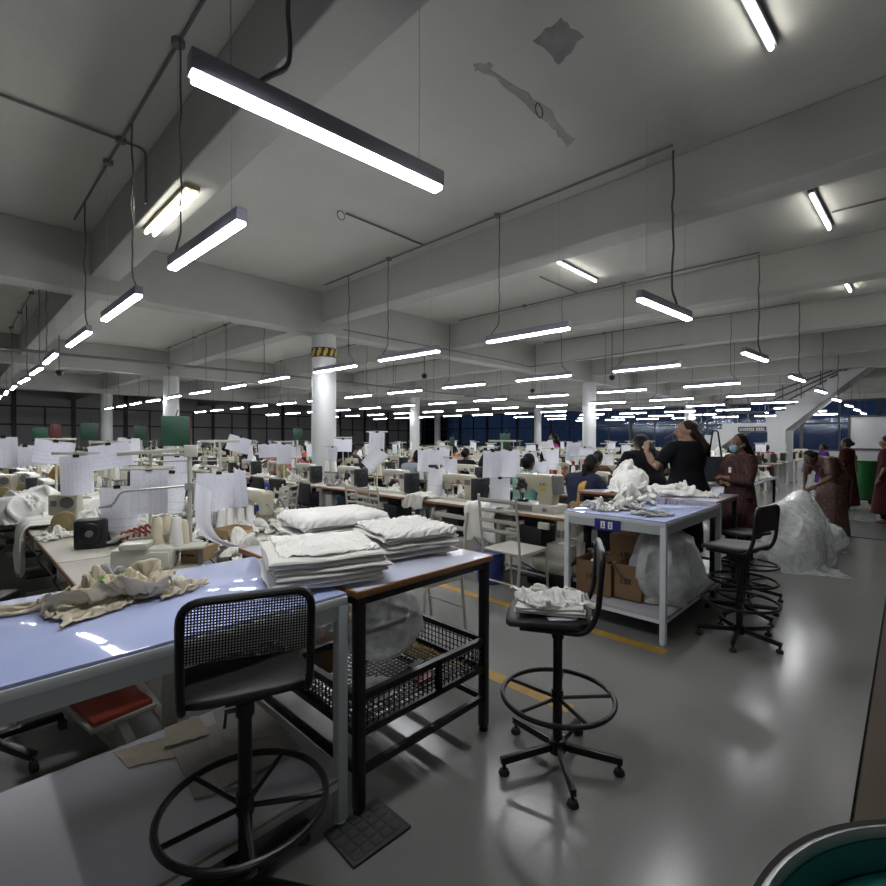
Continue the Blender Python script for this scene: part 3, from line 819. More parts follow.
# ------------------------------------------------------------------ wood edged table with wire basket
def basket_table(name, label, x0, y0, x1, y1, h, basket=True, grid=.028, topm='laminate'):
    t = thing(name, label, 'table', ((x0+x1)/2, (y0+y1)/2, 0))
    W, D = (x1-x0)/2, (y1-y0)/2
    tp = MB().b2(-W+.012, -D+.012, h-.022, W-.012, D-.012, h).build('tabletop', M[topm], t, bevel=.002)
    e = MB()
    for s in (-1, 1):
        e.b2(-W, s*(D-.007)-.007, h-.026, W, s*(D-.007)+.007, h+.001); e.b2(s*(W-.007)-.007, -D+.014, h-.026, s*(W-.007)+.007, D-.014, h+.001)
    e.build('edge_band', M['wood_edge'], tp, bevel=.003)
    fr = MB()
    for s in (-1, 1):
        fr.b2(-W+.05, s*(D-.035)-.016, h-.06, W-.05, s*(D-.035)+.016, h-.026); fr.b2(s*(W-.035)-.016, -D+.05, h-.06, s*(W-.035)+.016, D-.05, h-.026)
        fr.b2(-W+.05, s*(D-.035)-.012, .155, W-.05, s*(D-.035)+.012, .185) if s < 0 else None
        fr.b2(s*(W-.035)-.012, -D+.05, .155, s*(W-.035)+.012, D-.05, .185)
    fr.build('frame', M['black_metal'], t)
    for sx_ in (-1, 1):
        for sy_ in (-1, 1):
            l = MB().b2(sx_*(W-.035)-.02, sy_*(D-.035)-.02, .025, sx_*(W-.035)+.02, sy_*(D-.035)+.02, h-.026).build('leg', M['black_metal'], t, bevel=.003)
            MB().lathe([(.02,0),(.024,.004),(.02,.03)], 12, (sx_*(W-.035), sy_*(D-.035), 0)).build('foot', M['rubber'], l)
    if basket:
        zb, zt = .325, .465
        bk = MB()
        for z in (zb, zt):
            for s in (-1, 1):
                bk.b2(-W+.03, s*(D-.035)-.014, z-.014, W-.03, s*(D-.035)+.014, z+.014); bk.b2(s*(W-.035)-.014, -D+.03, z-.014, s*(W-.035)+.014, D-.03, z+.014)
        for yv in (-D*.0,):
            bk.b2(-W+.04, yv-.014, zt-.014, W-.04, yv+.014, zt+.014)
        bk.b2(.06-.012, -D+.021, zb, .06+.012, -D+.049, zt)
        b = bk.build('basket_rim', M['black_metal'], t)
        def wires(name, x0_, y0_, x1_, y1_, z0_, z1_, axis):
            w = MB(); g_ = grid; r = .0022
            if axis == 'x':    # wall in xz plane at y0_
                k = int((x1_-x0_)/g_)
                for i in range(k+1): w.b2(x0_+i*g_-r, y0_-r, z0_, x0_+i*g_+r, y0_+r, z1_)
                for i in range(int((z1_-z0_)/g_)+1): w.b2(x0_, y0_-r, z0_+i*g_-r, x1_, y0_+r, z0_+i*g_+r)
            elif axis == 'y':
                k = int((y1_-y0_)/g_)
                for i in range(k+1): w.b2(x0_-r, y0_+i*g_-r, z0_, x0_+r, y0_+i*g_+r, z1_)
                for i in range(int((z1_-z0_)/g_)+1): w.b2(x0_-r, y0_, z0_+i*g_-r, x0_+r, y1_, z0_+i*g_+r)
            else:
                for i in range(int((x1_-x0_)/g_)+1): w.b2(x0_+i*g_-r, y0_, z0_-r, x0_+i*g_+r, y1_, z0_+r)
                for i in range(int((y1_-y0_)/g_)+1): w.b2(x0_, y0_+i*g_-r, z0_-r, x1_, y0_+i*g_+r, z0_+r)
            w.build(name, M['black_metal'], b, smooth=0)
        for s in (-1, 1):
            wires('wire_panel', -W+.05, s*(D-.035), W-.05, 0, zb, zt, 'x'); wires('wire_panel', s*(W-.035), -D+.05, 0, D-.05, zb, zt, 'y')
        wires('wire_floor', -W+.05, -D+.05, W-.05, D-.05, zb-.004, 0, 'z')
    return t
TB = basket_table('packing_table', 'wood edged table on black legs with a wire basket, joined to the white table', 1.10, 1.53, 1.95, 2.62, .9)
# contents of the basket
o = bag_mb(.19, .17, .40, 3).build('plastic_bag', M['poly_thin'], loc=(1.62, 2.05, .33), smooth=60); tag(o, 'clear knotted plastic bag standing in the wire basket', 'bag', 'plastic bags in the wire basket')
o = bag_mb(.18, .16, .34, 5).build('plastic_bag', M['poly_thin'], loc=(1.33, 2.38, .33), smooth=60); tag(o, 'clear plastic bag slumped at the back of the wire basket', 'bag', 'plastic bags in the wire basket')
o = crumple('p', .13, .1, .05, 21, freq=9, amp=.8).build('plastic_wrap', M['poly_clear'], loc=(1.36, 1.78, .332), smooth=60); tag(o, 'crumpled grey plastic wrap on the floor of the wire basket', 'wrap')
o = MB().b2(-.075,-.025,0,.075,.025,.022).build('plastic_strip', M['red_plastic'], loc=(1.62,1.68,.332), bevel=.003); o.rotation_euler[2] = .25; tag(o, 'short red strip lying in the front of the wire basket', 'strip')
o = MB().b2(-.05,-.02,0,.05,.02,.02).build('plastic_strip', M['green_board'], loc=(1.66,1.80,.332), bevel=.003); o.rotation_euler[2] = .2; tag(o, 'short green strip lying beside the red one in the basket', 'strip')
yw = MB()
for k in range(9): yw.tube([(k*.016, 0, .006), (k*.016+.01, .24, .006)], .0025, 5)
yw.tube([(0,0,.006),(.13,0,.006)], .003, 5).tube([(.01,.24,.006),(.14,.24,.006)], .003, 5)
o = yw.build('wire_rack', M['yellow_wire'], loc=(1.72, 1.78, .33)); tag(o, 'small yellow wire rack flat in the basket corner', 'rack')
o = MB().b2(-.14,-.11,0,.14,.11,.13).build('cardboard_box', M['cardboard'], loc=(1.29, 2.18, .33), bevel=.003); tag(o, 'small brown cardboard box in the wire basket against the white table', 'box')
# two big stacks of white shirts across the table junction
gs = 'folded white shirts stacked at the table corner'
SA = (1.145, 1.855, -.36)
stack('folded_shirt', 6, .455, .49, .0182, (SA[0], SA[1], .901), SA[2], 31, lambda k, n: f'folded white shirt, {ORD[k]} from the bottom of the front stack', 'shirt', gs, ['cloth_white','cloth_white','cloth_off'], None, .018, er=.020)
garment('topmost white shirt spread smooth over the front stack across both tables', 'drape1', 'cloth_white', (SA[0], SA[1], .905), SA[2], gs, 'spread_shirt')
SB = (1.69, 1.93, -.22)
stack('folded_shirt', 7, .42, .40, .0165, (SB[0], SB[1], .901), SB[2], 34, lambda k, n: f'folded white shirt, {ORD[k]} from the bottom of the stack at the wood edge', 'shirt', gs, ['cloth_off','cloth_white','cloth_off'], lambda x, y: .01*noise.noise(V((x*8, y*8, 3))), .022, er=.018)
garment('white shirt with a pointed flap spread over the stack at the wood edge', 'drape2', 'cloth_white', (SB[0], SB[1], .905), SB[2], gs, 'spread_shirt')
SD = (1.56, 2.40, -.12)
stack('folded_shirt', 8, .49, .38, .019, (SD[0], SD[1], .901), SD[2], 32, lambda k, n: f'folded white shirt, {ORD[k]} from the bottom of the back stack', 'shirt', gs, ['cloth_white','cloth_off','cloth_white'], None, .022, er=.020)
garment('rumpled white shirt spread over the back stack on the wood edged table', 'drape3', 'cloth_white', (SD[0], SD[1], .905), SD[2], gs, 'spread_shirt')

# ------------------------------------------------------------------ stools
def perforated(w, h, pitch, hole, nseg=6, corner=.05):
    """flat panel in xz with real holes, two sided with thickness"""
    m = MB(); nx = int(w/pitch); nz = int(h/pitch); x0 = -nx*pitch/2; z0 = -nz*pitch/2; p = pitch/2
    for j in range(nz):
        for i in range(nx):
            cx, cz = x0+(i+.5)*pitch, z0+(j+.5)*pitch
            sq = []; ho = []
            for k in range(8):
                a = PI/4*k
                c, s = math.cos(a), math.sin(a); q = max(abs(c), abs(s))
                sq.append((cx+p*c/q, 0, cz+p*s/q)); ho.append((cx+hole*c, 0, cz+hole*s))
            n = len(m.v); m.v += sq+ho
            for k in range(8): l = (k+1) % 8; m.f.append((n+k, n+l, n+8+l, n+8+k))
    me = m.mesh('perforated_panel', smooth=0)
    bm = bmesh.new(); bm.from_mesh(me); bmesh.ops.remove_doubles(bm, verts=bm.verts, dist=1e-5); bmesh.ops.solidify(bm, geom=bm.faces[:], thickness=.0015); bm.to_mesh(me); bm.free()
    return me
def stool(label, loc, rz, seat_z=.71, back=True, ring_z=.31, perf=True, group='black work stools', spin=0, lean=0):
    """local +x = where the sitter faces"""
    t = thing('work_stool', label, 'stool', loc, rz, group)
    # seat
    W = .19
    s = MB()
    rings = []
    for (k, (ins, z)) in enumerate(((.012, -.016), (0, -.012), (0, .006), (.006, .012), (.03, .016), (.10, .012), (.17, .010))):
        r = []; w = W-ins; c = max(.01, .055-ins)
        for q in range(32):
            a = 2*PI*q/32; ca, sa = math.cos(a), math.sin(a)
            n_ = 5.0
            rr_ = 1/((abs(ca)**n_+abs(sa)**n_)**(1/n_))
            x_, y_ = w*rr_*ca+.04, w*rr_*sa
            r.append(V((x_, y_, seat_z+z + .014*max(0, (-x_)/W)**2*1 - .012*max(0, x_/W)**3)))
        rings.append(r)
    s.loft(rings); s.build('seat', M['black_vinyl'], t, smooth=50)
    if back:
        zt = seat_z+.315
        f = MB().tube(bend([(.16,.165,seat_z-.028),(-.12,.175,seat_z-.028),(-.165,.175,seat_z+.06),(-.185,.175,zt),(-.185,-.175,zt),(-.165,-.175,seat_z+.06),(-.12,-.175,seat_z-.028),(.16,-.165,seat_z-.028)], .06, 6), .0125, 10)
        f.build('back_frame', M['black_metal'], t)
        if perf:
            me = perforated(.335, .165, .0080, .0027)
            p = link('perforated_panel', me, M['black_metal'], t, loc=(-.181, 0, zt-.095)); p.rotation_euler = (0, -.03, PI/2)
        else:
            MB().b2(-.183,-.165,zt-.18,-.177,.165,zt-.01).build('back_panel', M['black_metal'], t)
    # column, ring, base
    MB().cyl((0,0,.08), (0,0,seat_z-.03), .0215, 16).build('column', M['black_metal'], t)
    MB().b2(-.10,-.06,seat_z-.035,.10,.06,seat_z-.016).build('seat_plate', M['black_metal'], t)
    k = MB().cyl((0,.02,seat_z-.10), (0,.06,seat_z-.10), .007, 8).tube([(0,.055,seat_z-.10),(0,.06,seat_z-.15)], .005, 6).lathe([(.029,seat_z-.12),(.029,seat_z-.08)], 14); k.build('height_clamp', M['black_metal'], t)
    R = .252
    ring = MB().tube([(R*math.cos(2*PI*q/48), R*math.sin(2*PI*q/48), ring_z) for q in range(48)], .0115, 10, closed=True)
    for q in range(5):
        a = 2*PI*q/5 + .5 + spin; ring.tube([(.02*math.cos(a), .02*math.sin(a), ring_z-.01), (R*math.cos(a), R*math.sin(a), ring_z)], .0085, 8)
    ring.lathe([(.028,ring_z-.03),(.028,ring_z+.03)], 14)
    ring.build('foot_ring', M['black_metal'], t)
    MB().lathe([(.03,.045),(.038,.05),(.038,.105),(.03,.11)], 16).build('base_hub', M['black_metal'], t)
    for q in range(5):
        a = 2*PI*q/5 + .2 + spin
        l = MB().bar((.03*math.cos(a), .03*math.sin(a), .078), (.285*math.cos(a), .285*math.sin(a), .062), .024, .032).build('leg', M['black_metal'], t, bevel=.003)
        MB().lathe([(.022,0),(.026,.006),(.02,.022),(.008,.028),(.008,.05)], 12, (.27*math.cos(a), .27*math.sin(a), 0)).build('glide', M['rubber'], l)
    return t
S1 = stool('black stool with perforated backrest pulled up to the white table', (.660, 1.522, 0), math.radians(70), .735, True, .33, True, spin=.15)
S2 = stool('black stool with a folded white shirt on its seat, in the middle of the floor', (1.965, 1.165, 0), math.radians(120), .70, True, .31, False, spin=.36)
S3 = stool('black stool with backrest in front of the row by the plastic covered heap', (4.12, .91, 0), math.radians(78), .70, True, .29, False, spin=.4)
S4 = stool('second black stool behind the one with the backrest, beside the right table', (4.72, 1.02, 0), math.radians(10), .60, False, .30, False)
S5 = stool('farthest black stool of the row beside the right table', (5.36, 1.12, 0), math.radians(70), .60, False, .30, False, spin=.7)
stack('folded_shirt', 3, .30, .30, .012, (1.955, 1.195, .712), math.radians(120), 41, lambda k, n: ['lowest folded white shirt on the stool seat', 'middle folded white shirt on the stool seat', 'upper folded white shirt on the stool seat'][k], 'shirt', 'shirts on the stool', ['cloth_white'], None, .010, er=.014)
garment('crumpled white shirt thrown over the folded ones on the stool', 'tee', 'cloth_white', (1.945, 1.20, .745), 1.1, None, scale=fit('tee',.38,.34,.085))
o = MB().b2(-.10,-.02,0,.10,.02,.002).build('paper_slip', M['sheet_plain'], loc=(1.885,1.055,.716)); o.rotation_euler[2] = -.75; tag(o, 'pale card slip under the shirts on the stool seat', 'paper')
# black ribbed mat under the table leg
mt = MB().prism([(-.13,-.095),(.13,-.11),(.135,.1),(-.12,.105)], .012)
t = thing('rubber_mat', 'black ribbed rubber mat on the floor by the white table leg', 'mat', (1.103, 1.472, 0.0), .02)
mt.build('base', M['rubber_mat'], t, bevel=.003)
rb = MB()
for i in range(5):
    for j in range(4): rb.b2(-.115+i*.046, -.085+j*.044, .011, -.115+i*.046+.038, -.085+j*.044+.036, .0145)
rb.build('tread', M['rubber_mat'], t, bevel=.0015)

# ------------------------------------------------------------------ right hand white table with shelf
TC = square_frame_table('inspection_table', 'white inspection table with blue sign plate and loaded lower shelf, on the right', 3.60, 1.26, 5.02, 2.08, .9, M['blue_sheet'], M['table_trim'], .06, .2)
sgn = thing('sign_plate', 'blue plate with two white marks on the front of the right hand table', 'sign', (3.596, 1.70, .822))
MB().b2(-.004,-.105,-.045,0,.105,.045).build('plate', M['blue_sign'], sgn, bevel=.002)
q = MB()
for y in (-.025, .035):
    q.b2(-.0055,y-.018,-.028,-.004,y+.018,.028)
q.build('white_mark', M['sign_white'], sgn, smooth=0)
q = MB().tube([(-.005,.085,-.02),(-.005,.07,.0),(-.005,.078,.02)], .0022, 6)
for y in (-.025,.035): q.b2(-.006,y-.008,-.018,-.0054,y+.006,-.012).b2(-.006,y-.003,-.018,-.0054,y+.003,.018)
q.build('mark', M['sign_black'], sgn, smooth=0)
def carton(label, loc, dim, rz, m='cardboard', open_=True, group='cardboard boxes under the right table'):
    t = thing('cardboard_box', label, 'box', loc, rz, group); x, y, z = dim[0]/2, dim[1]/2, dim[2]; w = .005
    b = MB().b2(-x,-y,0,x,y,w)
    for s in (-1, 1): b.b2(-x, s*y-w*(s > 0), 0, x, s*y+w*(s < 0), z); b.b2(s*x-w*(s > 0), -y+w, 0, s*x+w*(s < 0), y-w, z)
    b.build('body', M[m], t, smooth=0)
    if open_:
        for s in (-1, 1):
            f = MB().box((0, 0, 0), (2*x, y*.9, w)); o = f.build('flap', M[m], t, loc=(0, s*(y+y*.33), z-.06*0-.05)); o.rotation_euler[0] = -s*.9
    else: MB().b2(-x,-y,z-w,x,y,z).build('lid', M[m], t, smooth=0)
    q = MB().b2(-x-.001, -.03, z*.45, -x, .03, z*.62).b2(-x-.001, .045, z*.45, -x, .06, z*.6); q.build('print', M['dark_brown'], t, smooth=0)
    return t
carton('brown carton at the left end of the shelf under the right table', (3.90, 1.90, .205), (.30,.30,.27), .05)
carton('brown carton in the middle of the shelf under the right table', (3.97, 1.62, .205), (.36,.22,.28), .0)
carton('dark brown carton at the back of the shelf under the right table', (4.6, 1.86, .205), (.5,.34,.40), 0, 'cardboard', False)
for k in range(6):
    a = random.Random(k); o = MB().lathe([(.018,0),(.02,.05),(.035,.055),(.035,.07),(.01,.09)], 12).build('thread_cone', M[['steel','mask' if 0 else 'thread_white','machine_dark'][k % 3]], loc=(3.82+a.uniform(0,.16), 1.84+.03*k, .24+.15)); o.rotation_euler = (a.uniform(.4,1.2), a.uniform(-.5,.5), 0)
    tag(o, 'small metal and white bobbin lying in the left carton under the right table', 'bobbin', 'bobbins in the left carton')
o = bag_mb(.25, .22, .58, 8).build('plastic_bag', M['poly_clear'], loc=(4.02, 1.40, .203), smooth=60); tag(o, 'big bulging clear plastic bag on the shelf under the right table', 'bag')
inn = crumple('x', .19, .17, .30, 77, freq=9, amp=.4).build('fabric_scraps', M['cloth_grey'], loc=(4.02, 1.40, .212), smooth=60); tag(inn, 'grey fabric scraps inside the big clear bag', 'scraps')
o = bag_mb(.14, .12, .22, 9).build('plastic_bag', M['poly_clear'], loc=(4.36, 1.38, .203), smooth=60); tag(o, 'smaller clear plastic bag behind the big one under the right table', 'bag')
gc = 'garments on the right hand table'
garment('rolled white garment at the left edge of the right hand table', 'crumpB', 'cloth_white', (3.80, 1.88, .902), 1.3, gc, scale=(.8,.6,.8))
garment('white garment lying next to the rolled one on the right table', 'crumpA', 'cloth_off', (4.02, 1.74, .902), -.6, gc, scale=(.85,.6,.75))
garment('flat grey white garment on the front of the right hand table', 'crumpC', 'cloth_grey', (3.86, 1.47, .902), -.75, gc, scale=(.7,.42,.45))
garment('small white garment under the big mound on the right table', 'crumpB', 'cloth_white', (4.50, 1.84, .902), .2, gc, scale=(1.2,1.2,1.3))
garment('huge mound of white garments behind the right hand white table', 'bundle', 'cloth_white', (5.42, 2.30, .904), .5, None, scale=fit('bundle',.66,.58,.36))
TD = basket_table('packing_table', 'wood edged black table behind the right hand white table', 5.06, 1.32, 5.92, 2.75, .9, False)
gd = 'garments on the table behind'
garment('long white garment spread on the wood edged table at the back right', 'crumpC', 'cloth_white', (5.40, 1.84, .902), .9, gd, scale=(1.3,.9,1.5))
garment('white garment with hem over the near corner of the back right table', 'flat', 'cloth_white', (5.50, 1.56, .902), .3, gd, scale=(.8,.6,1.4))
MB()
# teal drum lid, bottom right corner
t = thing('storage_drum', 'teal drum with silver clamp ring in the bottom right corner', 'drum', (.604, -.254, 0))
R = .378
MB().lathe([(R*.93,0),(R*.96,.02),(R*.985,.3),(R*.97,.34),(R*.985,.38),(R*.985,.9),(R*.985,.985),(R*.955,.985),(R*.935,.95)], 64).build('body', M['drum_body'], t)
MB().lathe([(R*.10,.960),(R*.5,.960),(R*.90,.958),(R*.925,.954)], 64).build('lid', M['teal_lid'], t)
def ringprof(R, r0, z0, n, c, M_):
    m = MB(); vs = []; fs = []; prof = [(-.007,-.010),(-.007,.0),(-.003,.005),(.003,.002),(.008,.005),(.011,.0),(.011,-.03)]
    k = 96
    for i in range(k):
        a = 2*PI*i/k
        for (dr, dz) in prof: vs.append(((R+dr)*math.cos(a), (R+dr)*math.sin(a), z0+dz))
    p = len(prof)
    for i in range(k):
        j = (i+1) % k
        for q in range(p):
            w = (q+1) % p; fs.append((i*p+q, j*p+q, j*p+w, i*p+w))
    return m.add(vs, fs)
ringprof(R-.008, 0, .992, 0, 0, 0).build('clamp_ring', M['drum_ring'], t, smooth=40)
# ------------------------------------------------------------------ people
def remesh(mb, name, vox, smooth=2):
    me = mb.mesh(name, smooth=0)
    o = bpy.data.objects.new('tmp', me); COL.objects.link(o)
    md = o.modifiers.new('r', 'REMESH'); md.mode = 'VOXEL'; md.voxel_size = vox; md.use_smooth_shade = True
    sm = o.modifiers.new('s', 'SMOOTH'); sm.iterations = smooth; sm.factor = .5
    dg = bpy.context.evaluated_depsgraph_get()
    out = bpy.data.meshes.new_from_object(o.evaluated_get(dg)); out.name = name
    bpy.data.objects.remove(o); out.polygons.foreach_set('use_smooth', [True]*len(out.polygons))
    return out
def ell(c, ax, ay, n=20, pw=2.3):
    c, ax, ay = V(c), V(ax), V(ay); r = []
    for k in range(n):
        a = 2*PI*k/n; ca, sa = math.cos(a), math.sin(a); q = 1/((abs(ca)**pw+abs(sa)**pw)**(1/pw))
        r.append(c + ax*ca*q + ay*sa*q)
    return r
def hand(mb, w, d, up, side, curl=.5, s=1.0):
    """palm, four unequal bent fingers and a thumb; w wrist, d direction of the hand, up = back of hand"""
    w, d = V(w), V(d).normalized(); u = V(up); u = (u - d*u.dot(d)).normalized(); l = d.cross(u)*side
    M_ = Matrix((d, l, u)).transposed()
    mb.ball(w + d*.045, (.052*s, .038*s, .017*s), 12, M_)
    for k, (off, L) in enumerate(((-.027,.072), (-.009,.082), (.009,.077), (.026,.060))):
        p = w + d*.082*s + l*off*s; pts = [w + d*.05*s + l*off*s*.9, p]; dd = d.copy()
        for j in range(3):
            a = curl*(j+1)*.55
            dd = (d*math.cos(a) - u*math.sin(a)); p = p + dd*L*s*(.42, .33, .25)[j]; pts.append(p)
        mb.tube(pts, [.0095*s,.0095*s,.009*s,.0085*s,.007*s], 6)
    p0 = w + d*.022*s - l*.022*s; p1 = p0 + (d*.5 - l*.8 - u*.2).normalized()*.034*s; p2 = p1 + (d*.85 - l*.3 - u*.35).normalized()*.032*s
    mb.tube([p0, p1, p2], [.012*s, .0105*s, .008*s], 6)
def lerp(a, b, t): return V(a)*(1-t) + V(b)*t
def body(J, vox, fingers=True):
    """one continuous figure from joints"""
    m = MB(); s = J['s']
    pel, ch, nk, hd = V(J['pelvis']), V(J['chest']), V(J['neck']), V(J['head'])
    f = V(J['fwd'])     # facing of chest
    ax = (nk-pel).normalized(); lat = f.cross(ax).normalized()*-1   # towards left (+y when facing +x)
    lat = ax.cross(f).normalized(); fw = lat.cross(ax).normalized()
    R = [ell(pel-ax*.06*s, lat*.15*s, fw*.11*s), ell(pel+ax*.03*s, lat*.155*s, fw*.115*s), ell(lerp(pel, ch, .5), lat*.13*s, fw*.095*s), ell(ch, lat*.155*s, fw*.11*s), ell(lerp(ch, nk, .6), lat*.16*s, fw*.095*s), ell(lerp(ch, nk, .92), lat*.10*s, fw*.065*s), ell(nk+ax*.01, lat*.055*s, fw*.055*s)]
    m.loft(R)
    m.tube([nk-ax*.04, lerp(nk, hd, .55)], [.056*s, .05*s], 12)
    # head: skull, jaw, nose, ears, brow
    hu = V(J['headup']).normalized(); hf = V(J['headfwd']); hf = (hf-hu*hf.dot(hu)).normalized(); hl = hu.cross(hf)
    HM = Matrix((hf, hl, hu)).transposed()
    m.ball(hd+hu*.022*s, (.094*s, .074*s, .098*s), 18, HM); m.ball(hd-hu*.045*s+hf*.022*s, (.062*s, .055*s, .068*s), 14, HM)
    m.ball(hd-hu*.098*s+hf*.052*s, (.022*s, .028*s, .018*s), 10, HM)
    m.tube([hd+hf*.088*s+hu*.012*s, hd+hf*.104*s-hu*.030*s, hd+hf*.086*s-hu*.040*s], [.010*s, .016*s, .012*s], 8)
    for sd in (-1, 1):
        m.ball(hd+hl*sd*.076*s-hu*.012*s-hf*.008*s, (.020*s, .009*s, .030*s), 8, HM)
        m.ball(hd+hl*sd*.031*s+hf*.082*s+hu*.027*s, (.012*s, .02*s, .007*s), 8, HM)
    m.ball(hd+hf*.083*s-hu*.064*s, (.012*s, .024*s, .008*s), 8, HM)
    for sd, L in ((1, 'l'), (-1, 'r')):
        sh = ch + (nk-ch)*.62 + lat*.165*s*sd
        el, wr = V(J['el_'+L]), V(J['wr_'+L])
        m.tube([lerp(ch, nk, .6)+lat*.09*s*sd, sh, lerp(sh, el, .5), el, lerp(el, wr, .35), wr], [.06*s, .055*s, .045*s, .037*s, .038*s, .026*s], 12)
        d = (V(J['hd_'+L]) if 'hd_'+L in J else wr-el)
        if fingers: hand(m, wr, d, J.get('hup_'+L, lat*sd*.8+V((0,0,.6))), sd, J.get('curl', .5), s)
        else: m.ball(wr+d.normalized()*.06, (.06, .04, .025), 8)
        hp, kn, an = pel + lat*.088*s*sd - ax*.03*s, V(J['kn_'+L]), V(J['an_'+L])
        m.tube([hp, lerp(hp, kn, .3), lerp(hp, kn, .8), kn, lerp(kn, an, .3), lerp(kn, an, .75), an], [.09*s, .082*s, .058*s, .052*s, .054*s, .036*s, .033*s], 12)
        ff = V(J.get('foot', f)); ff = V((ff.x, ff.y, 0)).normalized()
        m.tube([an-ff*.035-V((0,0,.04)), an+ff*.05-V((0,0,.045)), an+ff*.15-V((0,0,.058))], [.034*s, .036*s, .022*s], 10)
    J['_'] = (ax, lat, fw, hu, hf, hl)
    return remesh(m, 'person_body', vox)
def torso_cloth(J, pad=.016, hem=None, flare=1.0, sleeve=.6, neck=.75, hemdir=None):
    """shirt or kurta over the torso; hem = drop below pelvis, sleeve 0..2 (1 = elbow, 2 = wrist)"""
    m = MB(); s = J['s']; ax, lat, fw, hu, hf, hl = J['_']
    pel, ch, nk = V(J['pelvis']), V(J['chest']), V(J['neck']); p = pad
    hd_ = V(hemdir) if hemdir else V((0,0,-1)); rings = []
    if hem:
        e = pel + hd_*hem
        rings.append(ell(e, lat*(.15*s*flare+p+.02), fw*(.115*s*flare+p+.03)))
        rings.append(ell(lerp(pel, e, .5), lat*(.155*s*(1+flare)/2+p+.01), fw*(.12*s*(1+flare)/2+p+.015)))
    else: rings.append(ell(pel-ax*.05, lat*(.155*s+p), fw*(.118*s+p)))
    rings += [ell(pel+ax*.03*s, lat*(.157*s+p), fw*(.118*s+p)), ell(lerp(pel, ch, .5), lat*(.137*s+p), fw*(.10*s+p)), ell(ch, lat*(.16*s+p), fw*(.115*s+p)), ell(lerp(ch, nk, .6), lat*(.162*s+p), fw*(.096*s+p)), ell(lerp(ch, nk, .86), lat*(.115*s+p), fw*(.07*s+p)), ell(lerp(ch, nk, .98), lat*.068*s, fw*.064*s)]
    m.loft(rings)
    for sd, L in ((1, 'l'), (-1, 'r')):
        sh = ch + (nk-ch)*.62 + lat*.165*s*sd; el, wr = V(J['el_'+L]), V(J['wr_'+L])
        pts = [lerp(ch, nk, .6)+lat*.09*s*sd, sh]; rs = [.062*s+p, .058*s+p]
        if sleeve <= 1: pts += [lerp(sh, el, sleeve*.5), lerp(sh, el, sleeve)]; rs += [.052*s+p, .048*s+p]
        else: pts += [lerp(sh, el, .5), el, lerp(el, wr, (sleeve-1))]; rs += [.048*s+p, .041*s+p, .034*s+p]
        m.tube(pts, rs, 12)
    return m
def legs_cloth(J, pad=.014, to=.95, loose=1.0):
    m = MB(); s = J['s']; ax, lat, fw = J['_'][:3]; pel = V(J['pelvis'])
    m.loft([ell(pel-ax*.09, lat*(.145*s+pad), fw*(.11*s+pad)), ell(pel+ax*.04, lat*(.152*s+pad), fw*(.112*s+pad))])
    for sd, L in ((1, 'l'), (-1, 'r')):
        hp, kn, an = pel + lat*.088*s*sd - ax*.03*s, V(J['kn_'+L]), V(J['an_'+L])
        m.tube([hp, lerp(hp, kn, .3), lerp(hp, kn, .8), kn, lerp(kn, an, .4), lerp(kn, an, to)], [.092*s+pad, (.084*s+pad), .064*s+pad, .06*s+pad, (.052*s+pad)*loose, (.044*s+pad)*loose], 12)
    return m
def hair_mb(J, style='long', length=.35, back=None):
    m = MB(); s = J['s']; ax, lat, fw, hu, hf, hl = J['_']; hd = V(J['head']); HM = Matrix((hf, hl, hu)).transposed()
    m.ball(hd+hu*.038*s-hf*.020*s, (.092*s, .083*s, .096*s), 18, HM)
    m.ball(hd-hu*.02*s-hf*.045*s, (.062*s, .078*s, .08*s), 14, HM)
    b0 = hd-hf*.06*s-hu*.03*s
    if style == 'long':
        dn = V(back) if back else V((0,0,-1)); q = (-hf*.09 - hu*.06)
        R = [ell(hd+hu*.03-hf*.03, hl*.085*s, hf*.07*s), ell(b0-hf*.015, hl*.092*s, hf*.055*s), ell(b0+q*.8+dn*.05, hl*.10*s, hf*.045*s), ell(b0+q+dn*length*.6, hl*.105*s, hf*.035*s), ell(b0+q+dn*length, hl*.06*s, hf*.022*s)]
        m.loft(R)
    elif style == 'plait':
        dn = V(back) if back else V((0,0,-1)); p = b0-hf*.04
        pts = [p, p-hf*.03+dn*.08, p-hf*.04+dn*length*.5, p-hf*.04+dn*length]; m.tube(pts, [.045, .038, .03, .012], 10)
    elif style == 'bun': m.ball(b0-hf*.05+hu*.02, (.05, .055, .05), 12)
    return m
def make_person(label, loc, rz, J, parts, vox=.010, skin='skin_brown', group=None, face=True, fingers=True):
    t = thing('person', label, 'person', loc, rz, group)
    me = body(J, vox, fingers); link('body', me, M[skin], t)
    s = J['s']; ax, lat, fw, hu, hf, hl = J['_']; hd = V(J['head'])
    if face:
        e = MB()
        for sd in (-1, 1): e.ball(hd+hl*sd*.031*s+hf*.0845*s+hu*.012*s, (.009, .012, .006), 8)
        e.build('eyes', M['eye_white'], t)
        e = MB()
        for sd in (-1, 1): e.ball(hd+hl*sd*.031*s+hf*.0935*s+hu*.012*s, (.0045, .006, .006), 8)
        e.build('pupils', M['hair_black'], t)
        MB().tube([hd+hf*.088*s-hu*.062*s+hl*.022, hd+hf*.0955*s-hu*.060*s, hd+hf*.088*s-hu*.062*s-hl*.022], .0055, 6).build('lips', M['lip'], t)
    for (nm, mb, m_, vx) in parts(J):
        if vx: link(nm, remesh(mb, nm, vx), M[m_], t)
        else: mb.build(nm, M[m_], t, smooth=60)
    return t
